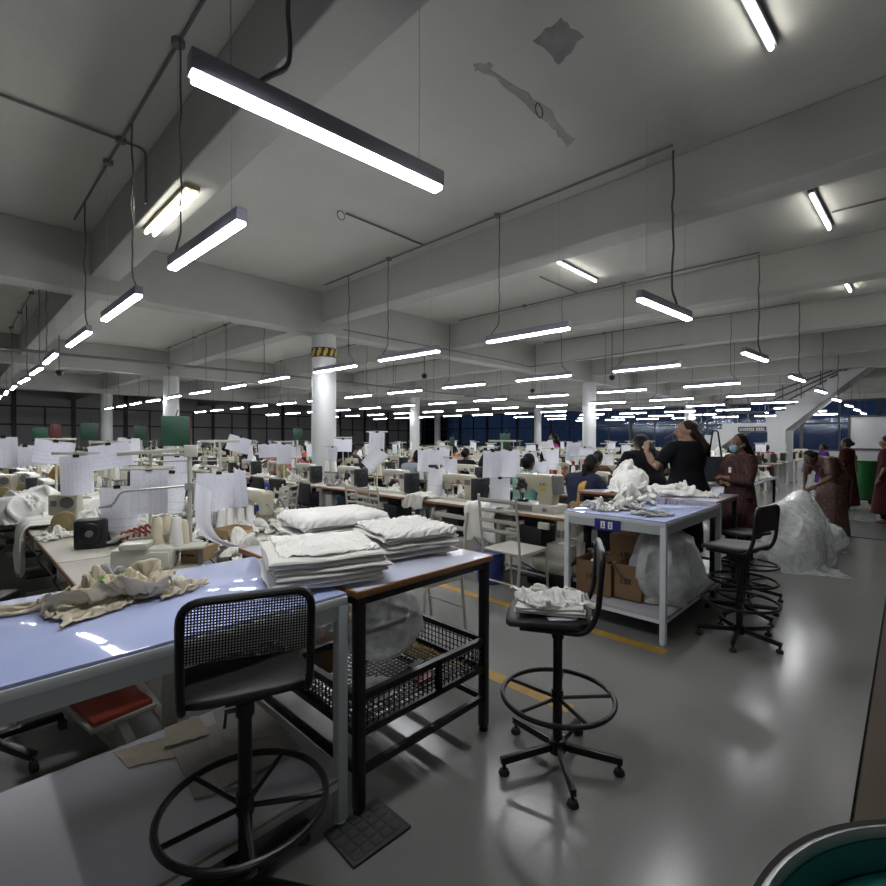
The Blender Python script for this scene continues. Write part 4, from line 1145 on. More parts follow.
def J_stand(h=1.58, fwd=(1,0,0), **k):
    s = h/1.65
    J = dict(s=s, pelvis=(0,0,.93*s), chest=(0,0,1.22*s), neck=(-.01,0,1.42*s), head=(.015,0,1.53*s), fwd=fwd, headup=(0,0,1), headfwd=fwd,
             kn_l=(.015,.09*s,.50*s), kn_r=(.015,-.09*s,.50*s), an_l=(-.01,.09*s,.085*s), an_r=(-.01,-.09*s,.085*s),
             el_l=(-.03,.22*s,1.08*s), el_r=(-.03,-.22*s,1.08*s), wr_l=(.06,.21*s,.86*s), wr_r=(.06,-.21*s,.86*s))
    J.update(k); return J
def J_sit(h=1.58, lean=.12, turn=0, **k):
    """seated on a .45 m seat, facing +x, forearms forward on the table"""
    s = h/1.65; z = .62
    J = dict(s=s, pelvis=(0,0,z), chest=(lean*.5,0,z+.29*s), neck=(lean,0,z+.49*s), head=(lean+.045,turn*.3,z+.595*s), fwd=(1,0,-.25), headup=(.35,0,1), headfwd=(1,turn,-.5),
             kn_l=(.42*s,.12,.56), kn_r=(.42*s,-.12,.56), an_l=(.40*s,.12,.09), an_r=(.44*s,-.12,.09),
             el_l=(lean+.16,.24,z+.19), el_r=(lean+.16,-.24,z+.19), wr_l=(lean+.36,.12,z+.30), wr_r=(lean+.36,-.12,z+.30), foot=(1,0,0))
    J.update(k); return J

# --- standing group beyond the right hand tables
def P_black(J):
    up = torso_cloth(J, .022, .10, 1.15, .75); lo = legs_cloth(J, .02, .98, 1.2)
    ax, lat, fw, hu, hf, hl = J['_']
    return [('shirt', up, 'wear_black', .014), ('trousers', lo, 'wear_black', .014), ('hair', hair_mb(J, 'long', .22), 'hair_brown', .012), ('wristband', MB().tube([V(J['wr_l'])+(V(J['el_l'])-V(J['wr_l'])).normalized()*.03+V((.034*math.cos(a),.0,.034*math.sin(a))) for a in [2*PI*k/12 for k in range(12)]], .006, 6, closed=True), 'wear_slate', 0)]
# image-left is about (-.70,.72) in plan
ang = lambda dx, dy: math.atan2(dy, dx)
J = J_stand(1.72, el_l=(.06,.33,1.14), wr_l=(.16,.36,1.36), hd_l=(.3,-.25,1), el_r=(.05,-.25,1.12), wr_r=(.25,-.12,1.10), headfwd=(.45,1,-.1), curl=.8)
PB = make_person('person in black with long brown hair raising one hand behind the right table', (6.36, 1.98, 0), ang(.45,.75), J, P_black, .009, 'skin_tan'); PB.scale = (1.22,1.22,1)
def P_black2(J):
    up = torso_cloth(J, .035, .55, 1.3, 1.9); lo = legs_cloth(J, .02, .98, 1.3)
    return [('robe', up, 'wear_black', .014), ('trousers', lo, 'wear_black', .014), ('hair', hair_mb(J, 'long', .34), 'hair_black', .012)]
J = J_stand(1.56, chest=(.08,0,1.14), neck=(.14,0,1.33), head=(.19,0,1.44), headfwd=(1,.1,-.35), headup=(.25,0,1), el_l=(.14,.25,1.02), wr_l=(.32,.16,1.0), el_r=(.14,-.25,1.02), wr_r=(.32,-.14,1.0))
make_person('person in a loose black robe with long black hair leaning behind the white garment mound', (6.78, 2.60, 0), ang(.6,.75), J, P_black2, .010, 'skin_brown').scale = (1.3,1.3,1)
def P_plaid(J):
    up = torso_cloth(J, .026, .48, 1.25, 1.75); lo = legs_cloth(J, .02, .97, 1.3); ax, lat, fw, hu, hf, hl = J['_']; hd = V(J['head'])
    mk = MB().ball(hd+hf*.068-hu*.042, (.042,.052,.045), 14, Matrix((hf, hl, hu)).transposed()).tube([hd+hf*.05+hl*.06-hu*.03, hd+hl*.077-hu*.005], .003, 5).tube([hd+hf*.05-hl*.06-hu*.03, hd-hl*.077-hu*.005], .003, 5)
    bd = MB().b2(-.002,-.02,-.03,.002,.02,.03)
    bd.v = [tuple(V(J['chest'])+fw*.155+lat*.05+V(p)) for p in bd.v]
    return [('tunic', up, 'wear_plaid', .013), ('trousers', lo, 'wear_maroon', .014), ('hair', hair_mb(J, 'long', .36), 'hair_black', .012), ('face_mask', mk, 'wear_mask_blue', 0), ('badge', bd, 'sign_white', 0)]
J = J_stand(1.55, el_l=(.05,.24,1.03), wr_l=(.20,.02,1.06), hd_l=(.1,-1,.1), el_r=(.05,-.24,1.03), wr_r=(.21,-.0,1.00), hd_r=(.1,1,.05), headfwd=(1,.15,-.05))
make_person('person in dark red plaid tunic and blue face mask, arms folded, by the covered heap', (6.30, 1.40, 0), ang(-.75,.66), J, P_plaid, .009, 'skin_brown')
def P_sari(J):
    ax, lat, fw, hu, hf, hl = J['_']; up = torso_cloth(J, .02, None, 1, .85); pel = V(J['pelvis']); s = J['s']
    sk = MB().loft([ell(V((-.02,0,.04)), V((0,.25,0)), V((.24,0,0))), ell(V((-.03,0,.35)), V((0,.21,0)), V((.20,0,0))), ell(V((-.04,0,.65)), V((0,.19,0)), V((.175,0,0))), ell(pel+V((0,0,.02)), V((0,.185,0)), V((.16,0,0))), ell(pel+ax*.10, lat*.165, fw*.135)])
    pl = MB().loft([ell(pel+lat*.10+fw*.10+ax*.02, lat*.07, fw*.05), ell(lerp(pel, J['chest'], .6)+fw*.10+lat*.03, lat*.13, fw*.05), ell(lerp(J['chest'], J['neck'], .55)+lat*.10, lat*.085, fw*.125), ell(lerp(J['chest'], J['neck'], .1)-fw*.12+lat*.09, lat*.09, fw*.04), ell(pel-fw*.17+lat*.07-V((0,0,.15)), lat*.11, fw*.03), ell(pel-fw*.14+lat*.07-V((0,0,.5)), lat*.10, fw*.02)])
    return [('blouse', up, 'wear_sari', .012), ('skirt', sk, 'wear_sari', .016), ('drape', pl, 'wear_sari', .013), ('hair', hair_mb(J, 'bun'), 'hair_black', .012)]
J = J_stand(1.58, pelvis=(-.10,0,.88), chest=(.10,0,1.10), neck=(.24,0,1.20), head=(.345,0,1.205), fwd=(.62,0,-.78), headup=(.62,0,.78), headfwd=(.7,.1,-.72), kn_l=(-.0,.1,.47), kn_r=(-.0,-.1,.47), an_l=(-.05,.1,.085), an_r=(-.05,-.1,.085), el_l=(.22,.22,.93), wr_l=(.36,.12,.80), el_r=(.22,-.2,.93), wr_r=(.36,-.08,.80), foot=(1,0,0))
make_person('person in a patterned brown sari bending over beside the plastic covered heap', (9.45, .90, 0), ang(-.80,.60), J, P_sari, .010, 'skin_dark')
def P_kurta(col, low, hairs='plait', hl_=.4, shawl=None, flare=1.4, hem=.5):
    def f(J):
        ax, lat, fw, hu, hf, hl = J['_']
        r = [('tunic', torso_cloth(J, .024, hem, flare, 1.0), col, .015), ('trousers', legs_cloth(J, .02, .97, 1.2), low, .016), ('hair', hair_mb(J, hairs, hl_), 'hair_black', .013)]
        if shawl:
            ch, nk, pel = V(J['chest']), V(J['neck']), V(J['pelvis']); sh = MB()
            sh.loft([ell(pel-lat*.07-fw*.15-V((0,0,.05)), lat*.05, fw*.012), ell(lerp(pel,ch,.5)-lat*.07-fw*.135, lat*.05, fw*.012), ell(ch-lat*.07-fw*.14, lat*.05, fw*.012), ell(lerp(ch, nk, .9)-lat*.07-fw*.03, lat*.045, fw*.03), ell(ch-lat*.06+fw*.14, lat*.04, fw*.012)])
            r.append(('shawl', sh, shawl, .014))
        return r
    return f
make_person('person in maroon standing with back turned, in front of the green bin', (13.3, .98, 0), ang(.3,.95), J_stand(1.52), P_kurta('wear_maroon', 'wear_maroon', 'bun', .3, 'wear_dull', 1.6, .75), .013, 'skin_dark')
make_person('person in maroon with a pale shawl cut off by the right edge of the photo', (11.6, .30, 0), ang(.2,.98), J_stand(1.56), P_kurta('wear_maroon', 'wear_maroon', 'bun', .3, 'wear_cream', 1.5, .7), .013, 'skin_dark')
make_person('person in purple far off under the blue windows at the right', (17.2, 1.78, 0), ang(-.5,.8), J_stand(1.36), P_kurta('wear_purple', 'wear_slate', 'bun'), .014, 'skin_dark')
make_person('person in a black shirt and blue jeans standing right of the round column', (6.0, 8.9, 0), ang(-.9,-.3), J_stand(1.62, chest=(.1,0,1.18), neck=(.16,0,1.36), head=(.22,0,1.46), headfwd=(1,0,-.5), el_l=(.2,.22,1.05), wr_l=(.36,.1,1.0), el_r=(.2,-.22,1.05), wr_r=(.36,-.1,1.0)),
            lambda J: [('shirt', torso_cloth(J, .018, .06, 1.0, .9), 'wear_black', .014), ('trousers', legs_cloth(J, .016, .97), 'wear_denim', .015), ('hair', MB().ball(V(J['head'])+V((-.02,0,.04)), (.095,.083,.092), 14), 'hair_black', .013)], .012, 'skin_dark')
make_person('person in a magenta blouse with a long plait standing among the middle sewing lines', (9.4, 5.7, 0), ang(-.6,.7), J_stand(1.6), P_kurta('wear_magenta', 'wear_slate', 'plait', .4), .013, 'skin_dark')
# --- operators seated at the machines (one figure per clothing colour, copied with own labels)
def sitter(col, low, hairs, skin, lab, loc, rz=0, lean=.12, turn=0, shawl=None, hl_=.4, vox=.012):
    return make_person(lab, loc, rz, J_sit(1.56, lean, turn), P_kurta(col, low, hairs, hl_, shawl, 1.15, .10), vox, skin, 'seated sewing operators')
SIT = [
 ('wear_teal','wear_slate','bun','skin_dark','seated person in a teal blouse seen from behind, past the large cream machine', (5.10, 3.52), 0, .06, 0, None),
 ('wear_navy','wear_slate','plait','skin_dark','seated person in navy with an ochre scarf and long plait, left of the garment mound', (5.30, 2.86), 0, .10, -.3, 'wear_ochre'),
 ('wear_grey_shirt','wear_slate','short','skin_dark','seated person in a grey shirt seen from behind, behind the hanging white sheet', (5.35, 6.02), 0, .10, -.4, None),
 ('wear_slate','wear_maroon','long','skin_brown','seated person in dark clothes with long loose hair between two cream machines', (6.05, 4.95), 0, .16, .3, None),
 ('wear_black','wear_slate','bun','skin_dark','seated person in black left of the one with long loose hair', (6.9, 6.2), 0, .14, .2, None),
 ('wear_orange','wear_red','bun','skin_dark','seated person in orange beyond the teal blouse', (6.95, 4.45), 0, .16, .2, None),
 ('wear_brown','wear_brown','bun','skin_dark','seated person in brown at the lines left of the black robe', (6.95, 3.55), 0, .18, 0, None),
 ('wear_pink','wear_pink','bun','skin_dark','seated person in pink bending over a machine left of the round column', (4.95, 9.3), 0, .2, .3, None),
 ('wear_maroon','wear_maroon','long','skin_dark','seated person in dark maroon, two places left of the round column', (4.6, 10.6), 0, .1, 0, None),
 ('wear_red','wear_green','bun','skin_brown','person in red and green leaning low over the left sewing line', (2.0, 5.75), PI*.9, .28, 0, 'wear_green'),
 ('wear_pink','wear_slate','bun','skin_dark','seated person in pink farther behind the first one in pink', (5.3, 10.9), 0, .18, 0, None),
 ('wear_ochre','wear_slate','bun','skin_dark','seated person in ochre with dark cap behind the hanging sheets on the left', (1.3, 8.9), PI/2, .2, 0, None),
 ('wear_red','wear_slate','bun','skin_dark','seated person in red beside the white column of the second bay', (9.6, 5.2), 0, .15, 0, None),
 ('wear_orange','wear_slate','plait','skin_dark','seated person in orange far down the third sewing line', (8.7, 8.2), 0, .15, .2, None),
]
SITP = []
for (c, lo, h_, sk, lab, xy, rz, ln, tn, sw_) in SIT:
    SITP.append(sitter(c, lo, h_ if h_ != 'short' else 'cap', sk, lab, (xy[0], xy[1], 0), rz, ln, tn, sw_, .4, .013))

t = thing('handbag', 'dark tote bag hanging beside the person in black with long brown hair', 'bag', (6.55, 1.72, .98), ang(.7,-.72))
MB().loft([ell((0,0,0), (.19,0,0), (0,.07,0), 20, 4), ell((0,0,.16), (.17,0,0), (0,.06,0), 20, 4), ell((0,0,.30), (.11,0,0), (0,.03,0), 20, 4)]).build('body', M['wear_slate'], t, smooth=50)
MB().tube(bend([(-.08,0,.29),(-.03,0,.62),(.03,0,.62),(.08,0,.29)], .04), .010, 8).build('strap', M['wear_black'], t)
# ------------------------------------------------------------------ sewing stations
# local frame: the operator sits at -x and faces +x; the table runs along y
TH = .76
def proto_table():
    t = thing('sewing_table', '', 'table')
    tp = MB().b2(0,-.545,TH-.035,.60,.545,TH-.004); tp.build('tabletop', M['sew_top'], t, bevel=.006)
    MB().b2(-.004,-.546,TH-.036,.006,.546,TH-.008).build('edge_band', M['wood_edge'], t, bevel=.003)
    for y in (-.47, .47):
        l = MB().b2(.06,y-.025,0.0,.54,y+.025,.035).b2(.27,y-.02,.035,.33,y+.02,TH-.06).b2(.08,y-.02,TH-.06,.52,y+.02,TH-.035)
        l.build('leg', M['cream_metal'], t, bevel=.003)
    MB().b2(.27,-.46,.10,.31,.46,.13).build('cross_bar', M['cream_metal'], t)
    MB().b2(.08,-.20,.10,.30,.12,.12).bar((.28,-.1,.12),(.3,-.1,.12),.02).build('treadle', M['machine_dark'], t, bevel=.004)
    MB().b2(.16,-.12,.34,.44,.16,.60).b2(.20,-.10,.60,.40,.12,TH-.036).build('motor_box', M['machine_dark'], t, bevel=.012)
    MB().tube(bend([(.3,.1,.36),(.2,.2,.22),(.25,.0,.13)],.06),.008,6).tube(bend([(.35,-.1,.38),(.4,-.3,.2),(.3,-.42,.14)],.08),.007,6).build('cable', M['cord'], t)
    MB().b2(.10,.20,TH-.14,.40,.44,TH-.036).build('drawer', M['machine_grey'], t, bevel=.004)
    MB().b2(.02,-.50,TH-.13,.07,-.38,TH-.045).build('switch_box', M['stand_cream'], t, bevel=.004)
    return t
def far_table():
    m = MB().b2(0,-.555,TH-.035,.60,.555,TH-.004).b2(.06,-.5,0,.54,-.45,.04).b2(.06,.45,0,.54,.5,.04).b2(.27,-.5,0,.33,-.45,TH-.03).b2(.27,.45,0,.33,.5,TH-.03)
    return m.build('sewing_table', M['sew_top'])
def arm_profile():
    # side view in (y,z): pillar at -y, head at +y
    return [(-.26,0),(-.26,.255),(-.235,.285),(.20,.285),(.225,.265),(.225,.11),(.20,.095),(.155,.095),(.15,.165),(.10,.185),(-.09,.185),(-.125,.16),(-.14,.06),(-.145,0)]
MYZ = Matrix(((0,0,1),(1,0,0),(0,1,0)))
def proto_machine(kind=0):
    t = thing('sewing_machine', '', 'sewing machine')
    body = [('machine_cream','machine_dark'), ('machine_white','machine_grey'), ('machine_cream','brass_cream')][kind]
    MB().b2(-.085,-.29,0,.095,.27,.028).build('bed', M['machine_white'], t, bevel=.006)
    MB().prism(arm_profile(), .10, m=MYZ, c=(-.05,0,.028)).build('arm', M[body[0]], t, bevel=.012)
    MB().cyl((0,.185,.03),(0,.185,.125),.006,8).b2(-.012,.172,.03,.012,.198,.038).cyl((0,.185,.30),(0,.185,.345),.008,8).build('needle_bar', M['steel'], t)
    if kind == 2:
        h = MB().cyl((0,-.262,.20),(0,-.305,.20),.078,20).lathe([(.05,0),(.05,.02)],16,(0,0,0)) if 0 else MB().cyl((0,-.262,.20),(0,-.305,.20),.078,20)
        h.build('hand_wheel', M['brass_cream'], t, bevel=.006)
        MB().cyl((-.052,-.1,.235),(-.06,-.1,.235),.045,20).b2(-.06,.05,.19,-.05,.10,.28).build('stitch_dial', M['machine_grey'], t)
        MB().cyl((.02,-.33,.09),(.02,-.43,.09),.06,18).cyl((.02,-.31,.09),(.02,-.33,.09),.075,18).build('motor', M['brass_cream'], t, bevel=.004)
    else:
        mt_ = MB().b2(-.085,-.40,.02,.085,-.268,.285); mo = mt_.build('motor', M['machine_dark'], t, bevel=.014)
        MB().cyl((0,-.40,.165),(0,-.425,.165),.070,24).build('hand_wheel', M['machine_dark'], mo, bevel=.006)
        MB().cyl((-.052,-.05,.225),(-.058,-.05,.225),.03,16).b2(-.058,-.23,.20,-.05,-.15,.26).b2(-.056,.17,.12,-.05,.21,.22).build('control_panel', M['machine_grey'], t)
    MB().tube(bend([(.02,.205,.20),(.02,.25,.22),(-.03,.26,.15)], .02), .005, 6).b2(-.06,.15,.15,-.05,.17,.24).build('thread_guide', M['steel'], t)
    return t
def far_machine():
    m = MB().prism(arm_profile(), .10, m=MYZ, c=(-.05,0,.028)).b2(-.085,-.29,0,.095,.27,.028)
    n0 = len(m.f); m.b2(-.075,-.36,.02,.075,-.27,.22).b2(-.058,.16,.12,-.05,.21,.24).b2(-.057,-.22,.2,-.05,-.14,.26).b2(-.07,.1,.028,.06,.24,.05)
    return two_tone(m, n0, 'machine_cream')
def two_tone(m, n0, c):
    me = bpy.data.meshes.new('sewing_machine'); me.from_pydata(m.v, [], m.f); me.materials.append(M[c]); me.materials.append(M['machine_dark'])
    for p in me.polygons: p.material_index = 1 if p.index >= n0 else 0
    return link('sewing_machine', me)
def far_machine_dark():
    m = MB().prism(arm_profile(), .10, m=MYZ, c=(-.05,0,.028)).b2(-.085,-.29,0,.095,.27,.028); n0 = len(m.f)
    m.b2(-.08,-.40,.02,.08,-.26,.28).b2(-.06,.12,.16,-.05,.20,.25).b2(-.12,-.02,.03,-.07,.12,.06)
    return two_tone(m, n0, 'machine_white')
def proto_stand(h=.62):
    t = thing('thread_stand', '', 'thread stand')
    MB().cyl((0,0,0),(0,0,h),.010,10).lathe([(.035,0),(.035,.008),(.014,.02)],14).build('pole', M['stand_cream'], t)
    MB().b2(-.012,-.17,h-.012,.012,.17,h+.008).cyl((0,-.15,h),(0,-.15,h-.03),.004,6).cyl((0,.15,h),(0,.15,h-.03),.004,6).build('guide_arm', M['stand_cream'], t, bevel=.003)
    tr = MB().b2(-.014,-.16,.16,.014,.16,.172)
    for y in (-.12, .12): tr.lathe([(.05,.172),(.055,.176),(.055,.182),(.03,.184)],14,(0,y,0)).cyl((0,y,.18),(0,y,.30),.004,6)
    tr.build('spool_tray', M['machine_grey'], t)
    return t
def far_stand(h=.62):
    m = MB().cyl((0,0,0),(0,0,h),.011,6).b2(-.012,-.17,h-.012,.012,.17,h+.008)
    for y in (-.12,.12): m.lathe([(.04,.19),(.025,.34)],8,(0,y,0))
    return m.build('thread_stand', M['stand_cream'])
def cone_mb():
    return MB().lathe([(.036,0),(.038,.01),(.026,.16),(.024,.165),(.012,.165),(.012,.175)], 16)
def paper_me(w, h, curl=.03, seed=0, name='paper_sheet'):
    """hangs from its top centre, in local xz"""
    n = 8; vs = []; fs = []
    for side in (0, 1):
        for j in range(n+1):
            for i in range(n+1):
                u, v = i/n-.5, j/n
                y = curl*(v*v)*math.cos(u*3+seed) + curl*.5*math.sin(u*5+seed)*v + (.0008 if side else 0)
                vs.append((u*w*(1-.03*abs(math.sin(seed))*v), y, -v*h))
    W = n+1; o = W*W
    for j in range(n):
        for i in range(n):
            q = j*W+i; fs.append((q, q+1, q+W+1, q+W)); fs.append((o+q, o+q+W, o+q+W+1, o+q+1))
    b = list(range(W)) + [j*W+n for j in range(1, W)] + [n*W+i for i in range(n-1,-1,-1)] + [j*W for j in range(n-1,0,-1)]
    for k in range(len(b)): p, q = b[k], b[(k+1) % len(b)]; fs.append((p, o+p, o+q, q))
    return MB().add(vs, fs).mesh(name, smooth=60)
def proto_paper(w, h, m_, curl, seed):
    t = thing('paper_sheet', '', 'paper')
    link('sheet', paper_me(w, h, curl, seed), M[m_], t)
    MB().b2(-.02,-.006,-.012,.02,.006,.012).tube([(-.008,0,.012),(0,0,.028),(.008,0,.012)], .0018, 5).build('clip', M['machine_dark'], t, smooth=0)
    return t
def proto_chair(m_='cream_metal'):
    """slatted metal chair, sitter faces +x"""
    t = thing('slatted_chair', '', 'chair')
    MB().b2(-.20,-.20,.435,.20,.20,.455).build('seat', M[m_], t, bevel=.008)
    bk = MB()
    for k in range(4): z = .62+.085*k; bk.tube([(-.222-.012*k-.02*(1-(q/3-1)**2),-.185+.37*q/6,z) for q in range(7)], .006, 6).bar((-.230-.012*k,-.185,z), (-.230-.012*k,.185,z), .008, .034)
    bk.build('backrest', M[m_], t, bevel=.004)
    for s in (-1, 1):
        MB().tube(bend([(-.25,s*.19,0),(-.20,s*.19,.44),(-.225,s*.19,.62),(-.265,s*.19,.92)], .08), .0115, 8).build('rear_leg', M['chrome' if m_ == 'chrome' else m_], t)
        MB().tube(bend([(.22,s*.19,0),(.185,s*.19,.435),(-.19,s*.19,.43)], .05), .0115, 8).build('front_leg', M[m_], t)
    MB().tube([(-.215,-.19,.2),(-.215,.19,.2)], .008, 6).tube([(.20,-.19,.2),(.20,.19,.2)], .008, 6).build('stretcher', M[m_], t)
    return t
def proto_blackchair():
    t = thing('folding_chair', '', 'chair')
    MB().b2(-.20,-.20,.43,.20,.20,.455).build('seat', M['black_vinyl'], t, bevel=.01)
    MB().bar((-.235,-.19,.74),(-.235,.19,.74),.014,.26).build('backrest', M['black_vinyl'], t, bevel=.012)
    f = MB()
    for s in (-1, 1): f.tube(bend([(.20,s*.2,0),(-.2,s*.2,.5),(-.25,s*.2,.88)],.08), .011, 8).tube([(-.22,s*.2,0),(.18,s*.2,.44)], .011, 8)
    f.tube([(-.25,-.2,.88),(-.25,.2,.88)], .011, 8).build('frame', M['black_metal'], t)
    return t
def far_chair():
    m = MB().b2(-.20,-.20,.43,.20,.20,.455).b2(-.24,-.19,.60,-.225,.19,.90)
    for a in (-1,1):
        for b in (-1,1): m.bar((a*.18,b*.18,0),(a*.18,b*.18,.44),.022)
        m.bar((-.232,a*.18,.44),(-.232,a*.18,.90),.02)
    return m.build('slatted_chair', M['cream_metal'])
P_TABLE = proto_table(); P_FT = far_table()
P_MACH = [proto_machine(0), proto_machine(1), proto_machine(2)]; P_FM = [far_machine(), far_machine_dark()]
P_STAND = [proto_stand(.60), proto_stand(.50)]; P_FS = far_stand()
P_CHAIR = proto_chair(); P_BCH = proto_blackchair(); P_FC = far_chair()
P_CONE = [cone_mb().build('thread_cone', M['thread_white']), cone_mb().build('thread_cone', M['thread_cream'])]
for c in P_CONE: tag(c, '', 'thread cone')
P_PAPER = [proto_paper(.21,.297,'sheet_form',.03,0), proto_paper(.297,.21,'sheet_table',.02,1), proto_paper(.297,.21,'sheet_chart',-.02,2), proto_paper(.21,.297,'sheet_plain',.05,3), proto_paper(.21,.297,'sheet_table',.04,4)]
P_FP = [link('paper_sheet', paper_me(.21,.297,.03,1), M['sheet_plain']), link('paper_sheet', paper_me(.297,.21,.02,3), M['sheet_table'])]
P_GAR = [link('crumpled_garment', SIM[k_].copy(), M[m_]) for k_, m_ in (('crumpA','cloth_white'),('crumpB','cloth_off'),('crumpC','cloth_white'),('crumpB','cloth_grey'),('flat','cloth_off'),('crumpA','cloth_white'))]
P_FG = [crumple('g', .22,.17,.15, 120+k, freq=8, amp=.6, nr=8, na=24, lobes=.35).build('crumpled_garment', M[['cloth_white','cloth_off'][k]], smooth=60) for k in range(2)]
def drape_mb(seed, w=.34, drop=.40):
    """garment hanging over a table edge: lies on top behind x=0 and falls in folds in front"""
    n = 26; k = 30; s = seed*3.1; vs = []; fs = []; L1, L2 = .26, drop
    for side in (0, 1):
        for j in range(n+1):
            t = j/n*(L1+L2)
            for i in range(k+1):
                u = i/k-.5; ww = w*(1+.25*noise.noise(V((t*4, s, 0)))) * (1 - .25*max(0, t-L1)/L2*abs(math.sin(s)))
                fo = .018*math.sin(u*19+2*math.sin(t*5+s)+s) + .012*noise.noise(V((u*9, t*8, s)))
                rise = .035*math.cos(u*2.6)*(1+.6*noise.noise(V((u*5, t*7, s+4))))
                if t < L1: x, z = (L1-t), rise + abs(fo)*1.2
                else:
                    d = t-L1; x, z = -.014-.02*min(1, d/.06)+fo*min(1, d/.05), max(0, rise*(1-d/.05)) - d*(1+.25*noise.noise(V((u*4, s, 8)))) + (abs(fo)*1.2)*max(0, 1-d/.05)
                vs.append((x-(.006 if (side and t >= L1) else 0), u*ww, z+(.010 if side else .002)))
    W = k+1; o = W*(n+1)
    for j in range(n):
        for i in range(k):
            q = j*W+i; fs.append((q, q+W, q+W+1, q+1)); fs.append((o+q, o+q+1, o+q+W+1, o+q+W))
    b = list(range(W)) + [j*W+k for j in range(1, n+1)] + [n*W+i for i in range(k-1,-1,-1)] + [j*W for j in range(n-1,0,-1)]
    for q in range(len(b)): p, r = b[q], b[(q+1) % len(b)]; fs.append((p, r, o+r, o+p))
    return MB().add(vs, fs)
FIRST = {}
def use(p, loc, rz, label, group, scale=None, euler=None):
    if p.name not in FIRST:
        FIRST[p.name] = 1; p.location = loc; p.rotation_euler = (0,0,rz); p['label'] = label; p['group'] = group
        if scale: p.scale = scale
        o = p
    else: o = dup(p, loc, rz, label, group, scale or (1,1,1))
    if euler: o.rotation_euler = euler
    return o
for p, c in ((P_FT,'table'), (P_FS,'thread stand'), (P_FC,'chair'), *[(x,'sewing machine') for x in P_FM], *[(x,'paper') for x in P_FP], *[(x,'garment') for x in P_GAR+P_FG]):
    p['category'] = c
rs = random.Random(77)
def station(X0, y, face, line, n, ordn, dist, opts=()):
    """face=+1: operator looks to +X (sits at smaller X); -1 the other way"""
    rz = 0 if face > 0 else PI
    def W(lx, ly, z): return (X0 + face*lx, y + face*ly, z)
    near = dist < 9.5; mid = dist < 15
    tag_ = f'{ORD[n]} place of the {line}'
    FARG = 'far back in the hall among the distant sewing lines'
    if near: use(P_TABLE, W(0,0,0), rz, f'sewing table with wood edge at the {tag_}', 'sewing tables')
    else: use(P_FT, W(0,0,0), rz, 'pale sewing table ' + FARG, 'distant sewing tables')
    if 'bare' in opts: return
    k = rs.choice((0,1,0,2,1))
    if 'overlock' in opts: k = 2
    if 'dark' in opts: k = 1
    if near: use(P_MACH[k], W(.26, rs.uniform(-.05,.05), TH-.004), rz, f'{["cream","white","cream yellow"][k]} sewing machine at the {tag_}', 'sewing machines')
    elif dist < 22 or rs.random() < .6: use(P_FM[k % 2], W(.26, rs.uniform(-.08,.08), TH-.004), rz, 'cream sewing machine ' + FARG if k % 2 == 0 else 'white sewing machine with motor ' + FARG, 'distant sewing machines')
    # thread stand with cones and papers
    if 'nostand' not in opts and rs.random() < (.85 if near else .6 if mid else .45):
        sy = rs.uniform(-.40,-.30) if rs.random() < .6 else rs.uniform(.28,.4)
        if near:
            q = rs.choice((0,1)); h = (.60,.50)[q]
            use(P_STAND[q], W(.50, sy, TH-.004), rz, f'cream thread stand at the {tag_}', 'thread stands')
            for s in (-.12, .12):
                if rs.random() < .85:
                    c = rs.choice((0,0,1)); use(P_CONE[c], W(.50, sy+s, TH+.180), 0, f'{["white","cream"][c]} thread cone on the {"near" if s*face < 0 else "far"} peg, {tag_}', 'thread cones')
            if rs.random() < .8 and 'nopaper' not in opts:
                p = rs.randrange(5); yy_ = sy+rs.uniform(-.08,.08)
                use(P_PAPER[p], W(.483, yy_, TH-.004+h-.012), PI/2+(0 if face < 0 else PI)+rs.uniform(-.25,.25), f'printed white sheet clipped on the stand at the {tag_}', 'hanging work sheets')
        else:
            use(P_FS, W(.50, sy, TH-.004), rz, 'cream thread stand ' + FARG, 'distant thread stands')
            if rs.random() < .5: use(rs.choice(P_FP), W(.485, sy, TH+.58), PI/2+rs.uniform(-.5,.5), 'white work sheet hanging ' + FARG, 'distant work sheets')
    if near and 'hero' not in opts:
        for q in range(rs.choice((0,2,3,4))):
            c = rs.choice((0,0,1)); use(P_CONE[c], W(.40+.10*(q % 2)+rs.uniform(-.02,.02), (-.02+.1*(q//2))+rs.uniform(-.01,.01), TH-.003), 0, f'{["white","cream"][c]} loose thread cone, {ORD[q]} behind the machine, {tag_}', 'loose thread cones')
    # garments
    for g in range(rs.choice((2,3,3)) if near else rs.choice((1,1,2))):
        p = rs.choice(P_GAR) if near else rs.choice(P_FG)
        gy = [.38,-.1,.22][g] + rs.uniform(-.06,.06); gx = [.20,.46,.46][g]; sc = rs.uniform(.7,1.1)*(.8 if g == 2 else 1)
        use(p, W(gx, gy, TH-.004), rs.uniform(0,6), (f'white garment heap {["left of","behind","far left of"][g]} the machine, {tag_}' if near else 'white garment heap ' + FARG), 'garments being sewn' if near else 'distant garment heaps', (sc*.85, sc*.85, sc*1.3) if near else (sc*.8, sc*.8, sc))
    if 'nochair' not in opts and not ('person' in opts):
        if near and rs.random() < .5: use(P_CHAIR if rs.random() < .6 else P_BCH, W(-.28+rs.uniform(-.05,.05), rs.uniform(-.1,.1), 0), rz+rs.uniform(-.2,.2), f'empty chair at the {tag_}', 'operator chairs')
        elif mid and not near and rs.random() < .4: use(P_FC, W(-.28, 0, 0), rz, 'empty slatted chair ' + FARG, 'distant chairs')
LINES = ['first right-hand line', 'second right-hand line', 'third right-hand line', 'fourth right-hand line', 'fifth right-hand line', 'sixth right-hand line']
SITSPOT = [(p.location.x, p.location.y) for p in SITP]
copies = [SITP[i] for i in (0, 4, 5, 2, 6, 8, 3, 12, 7, 1)]; ci = 0
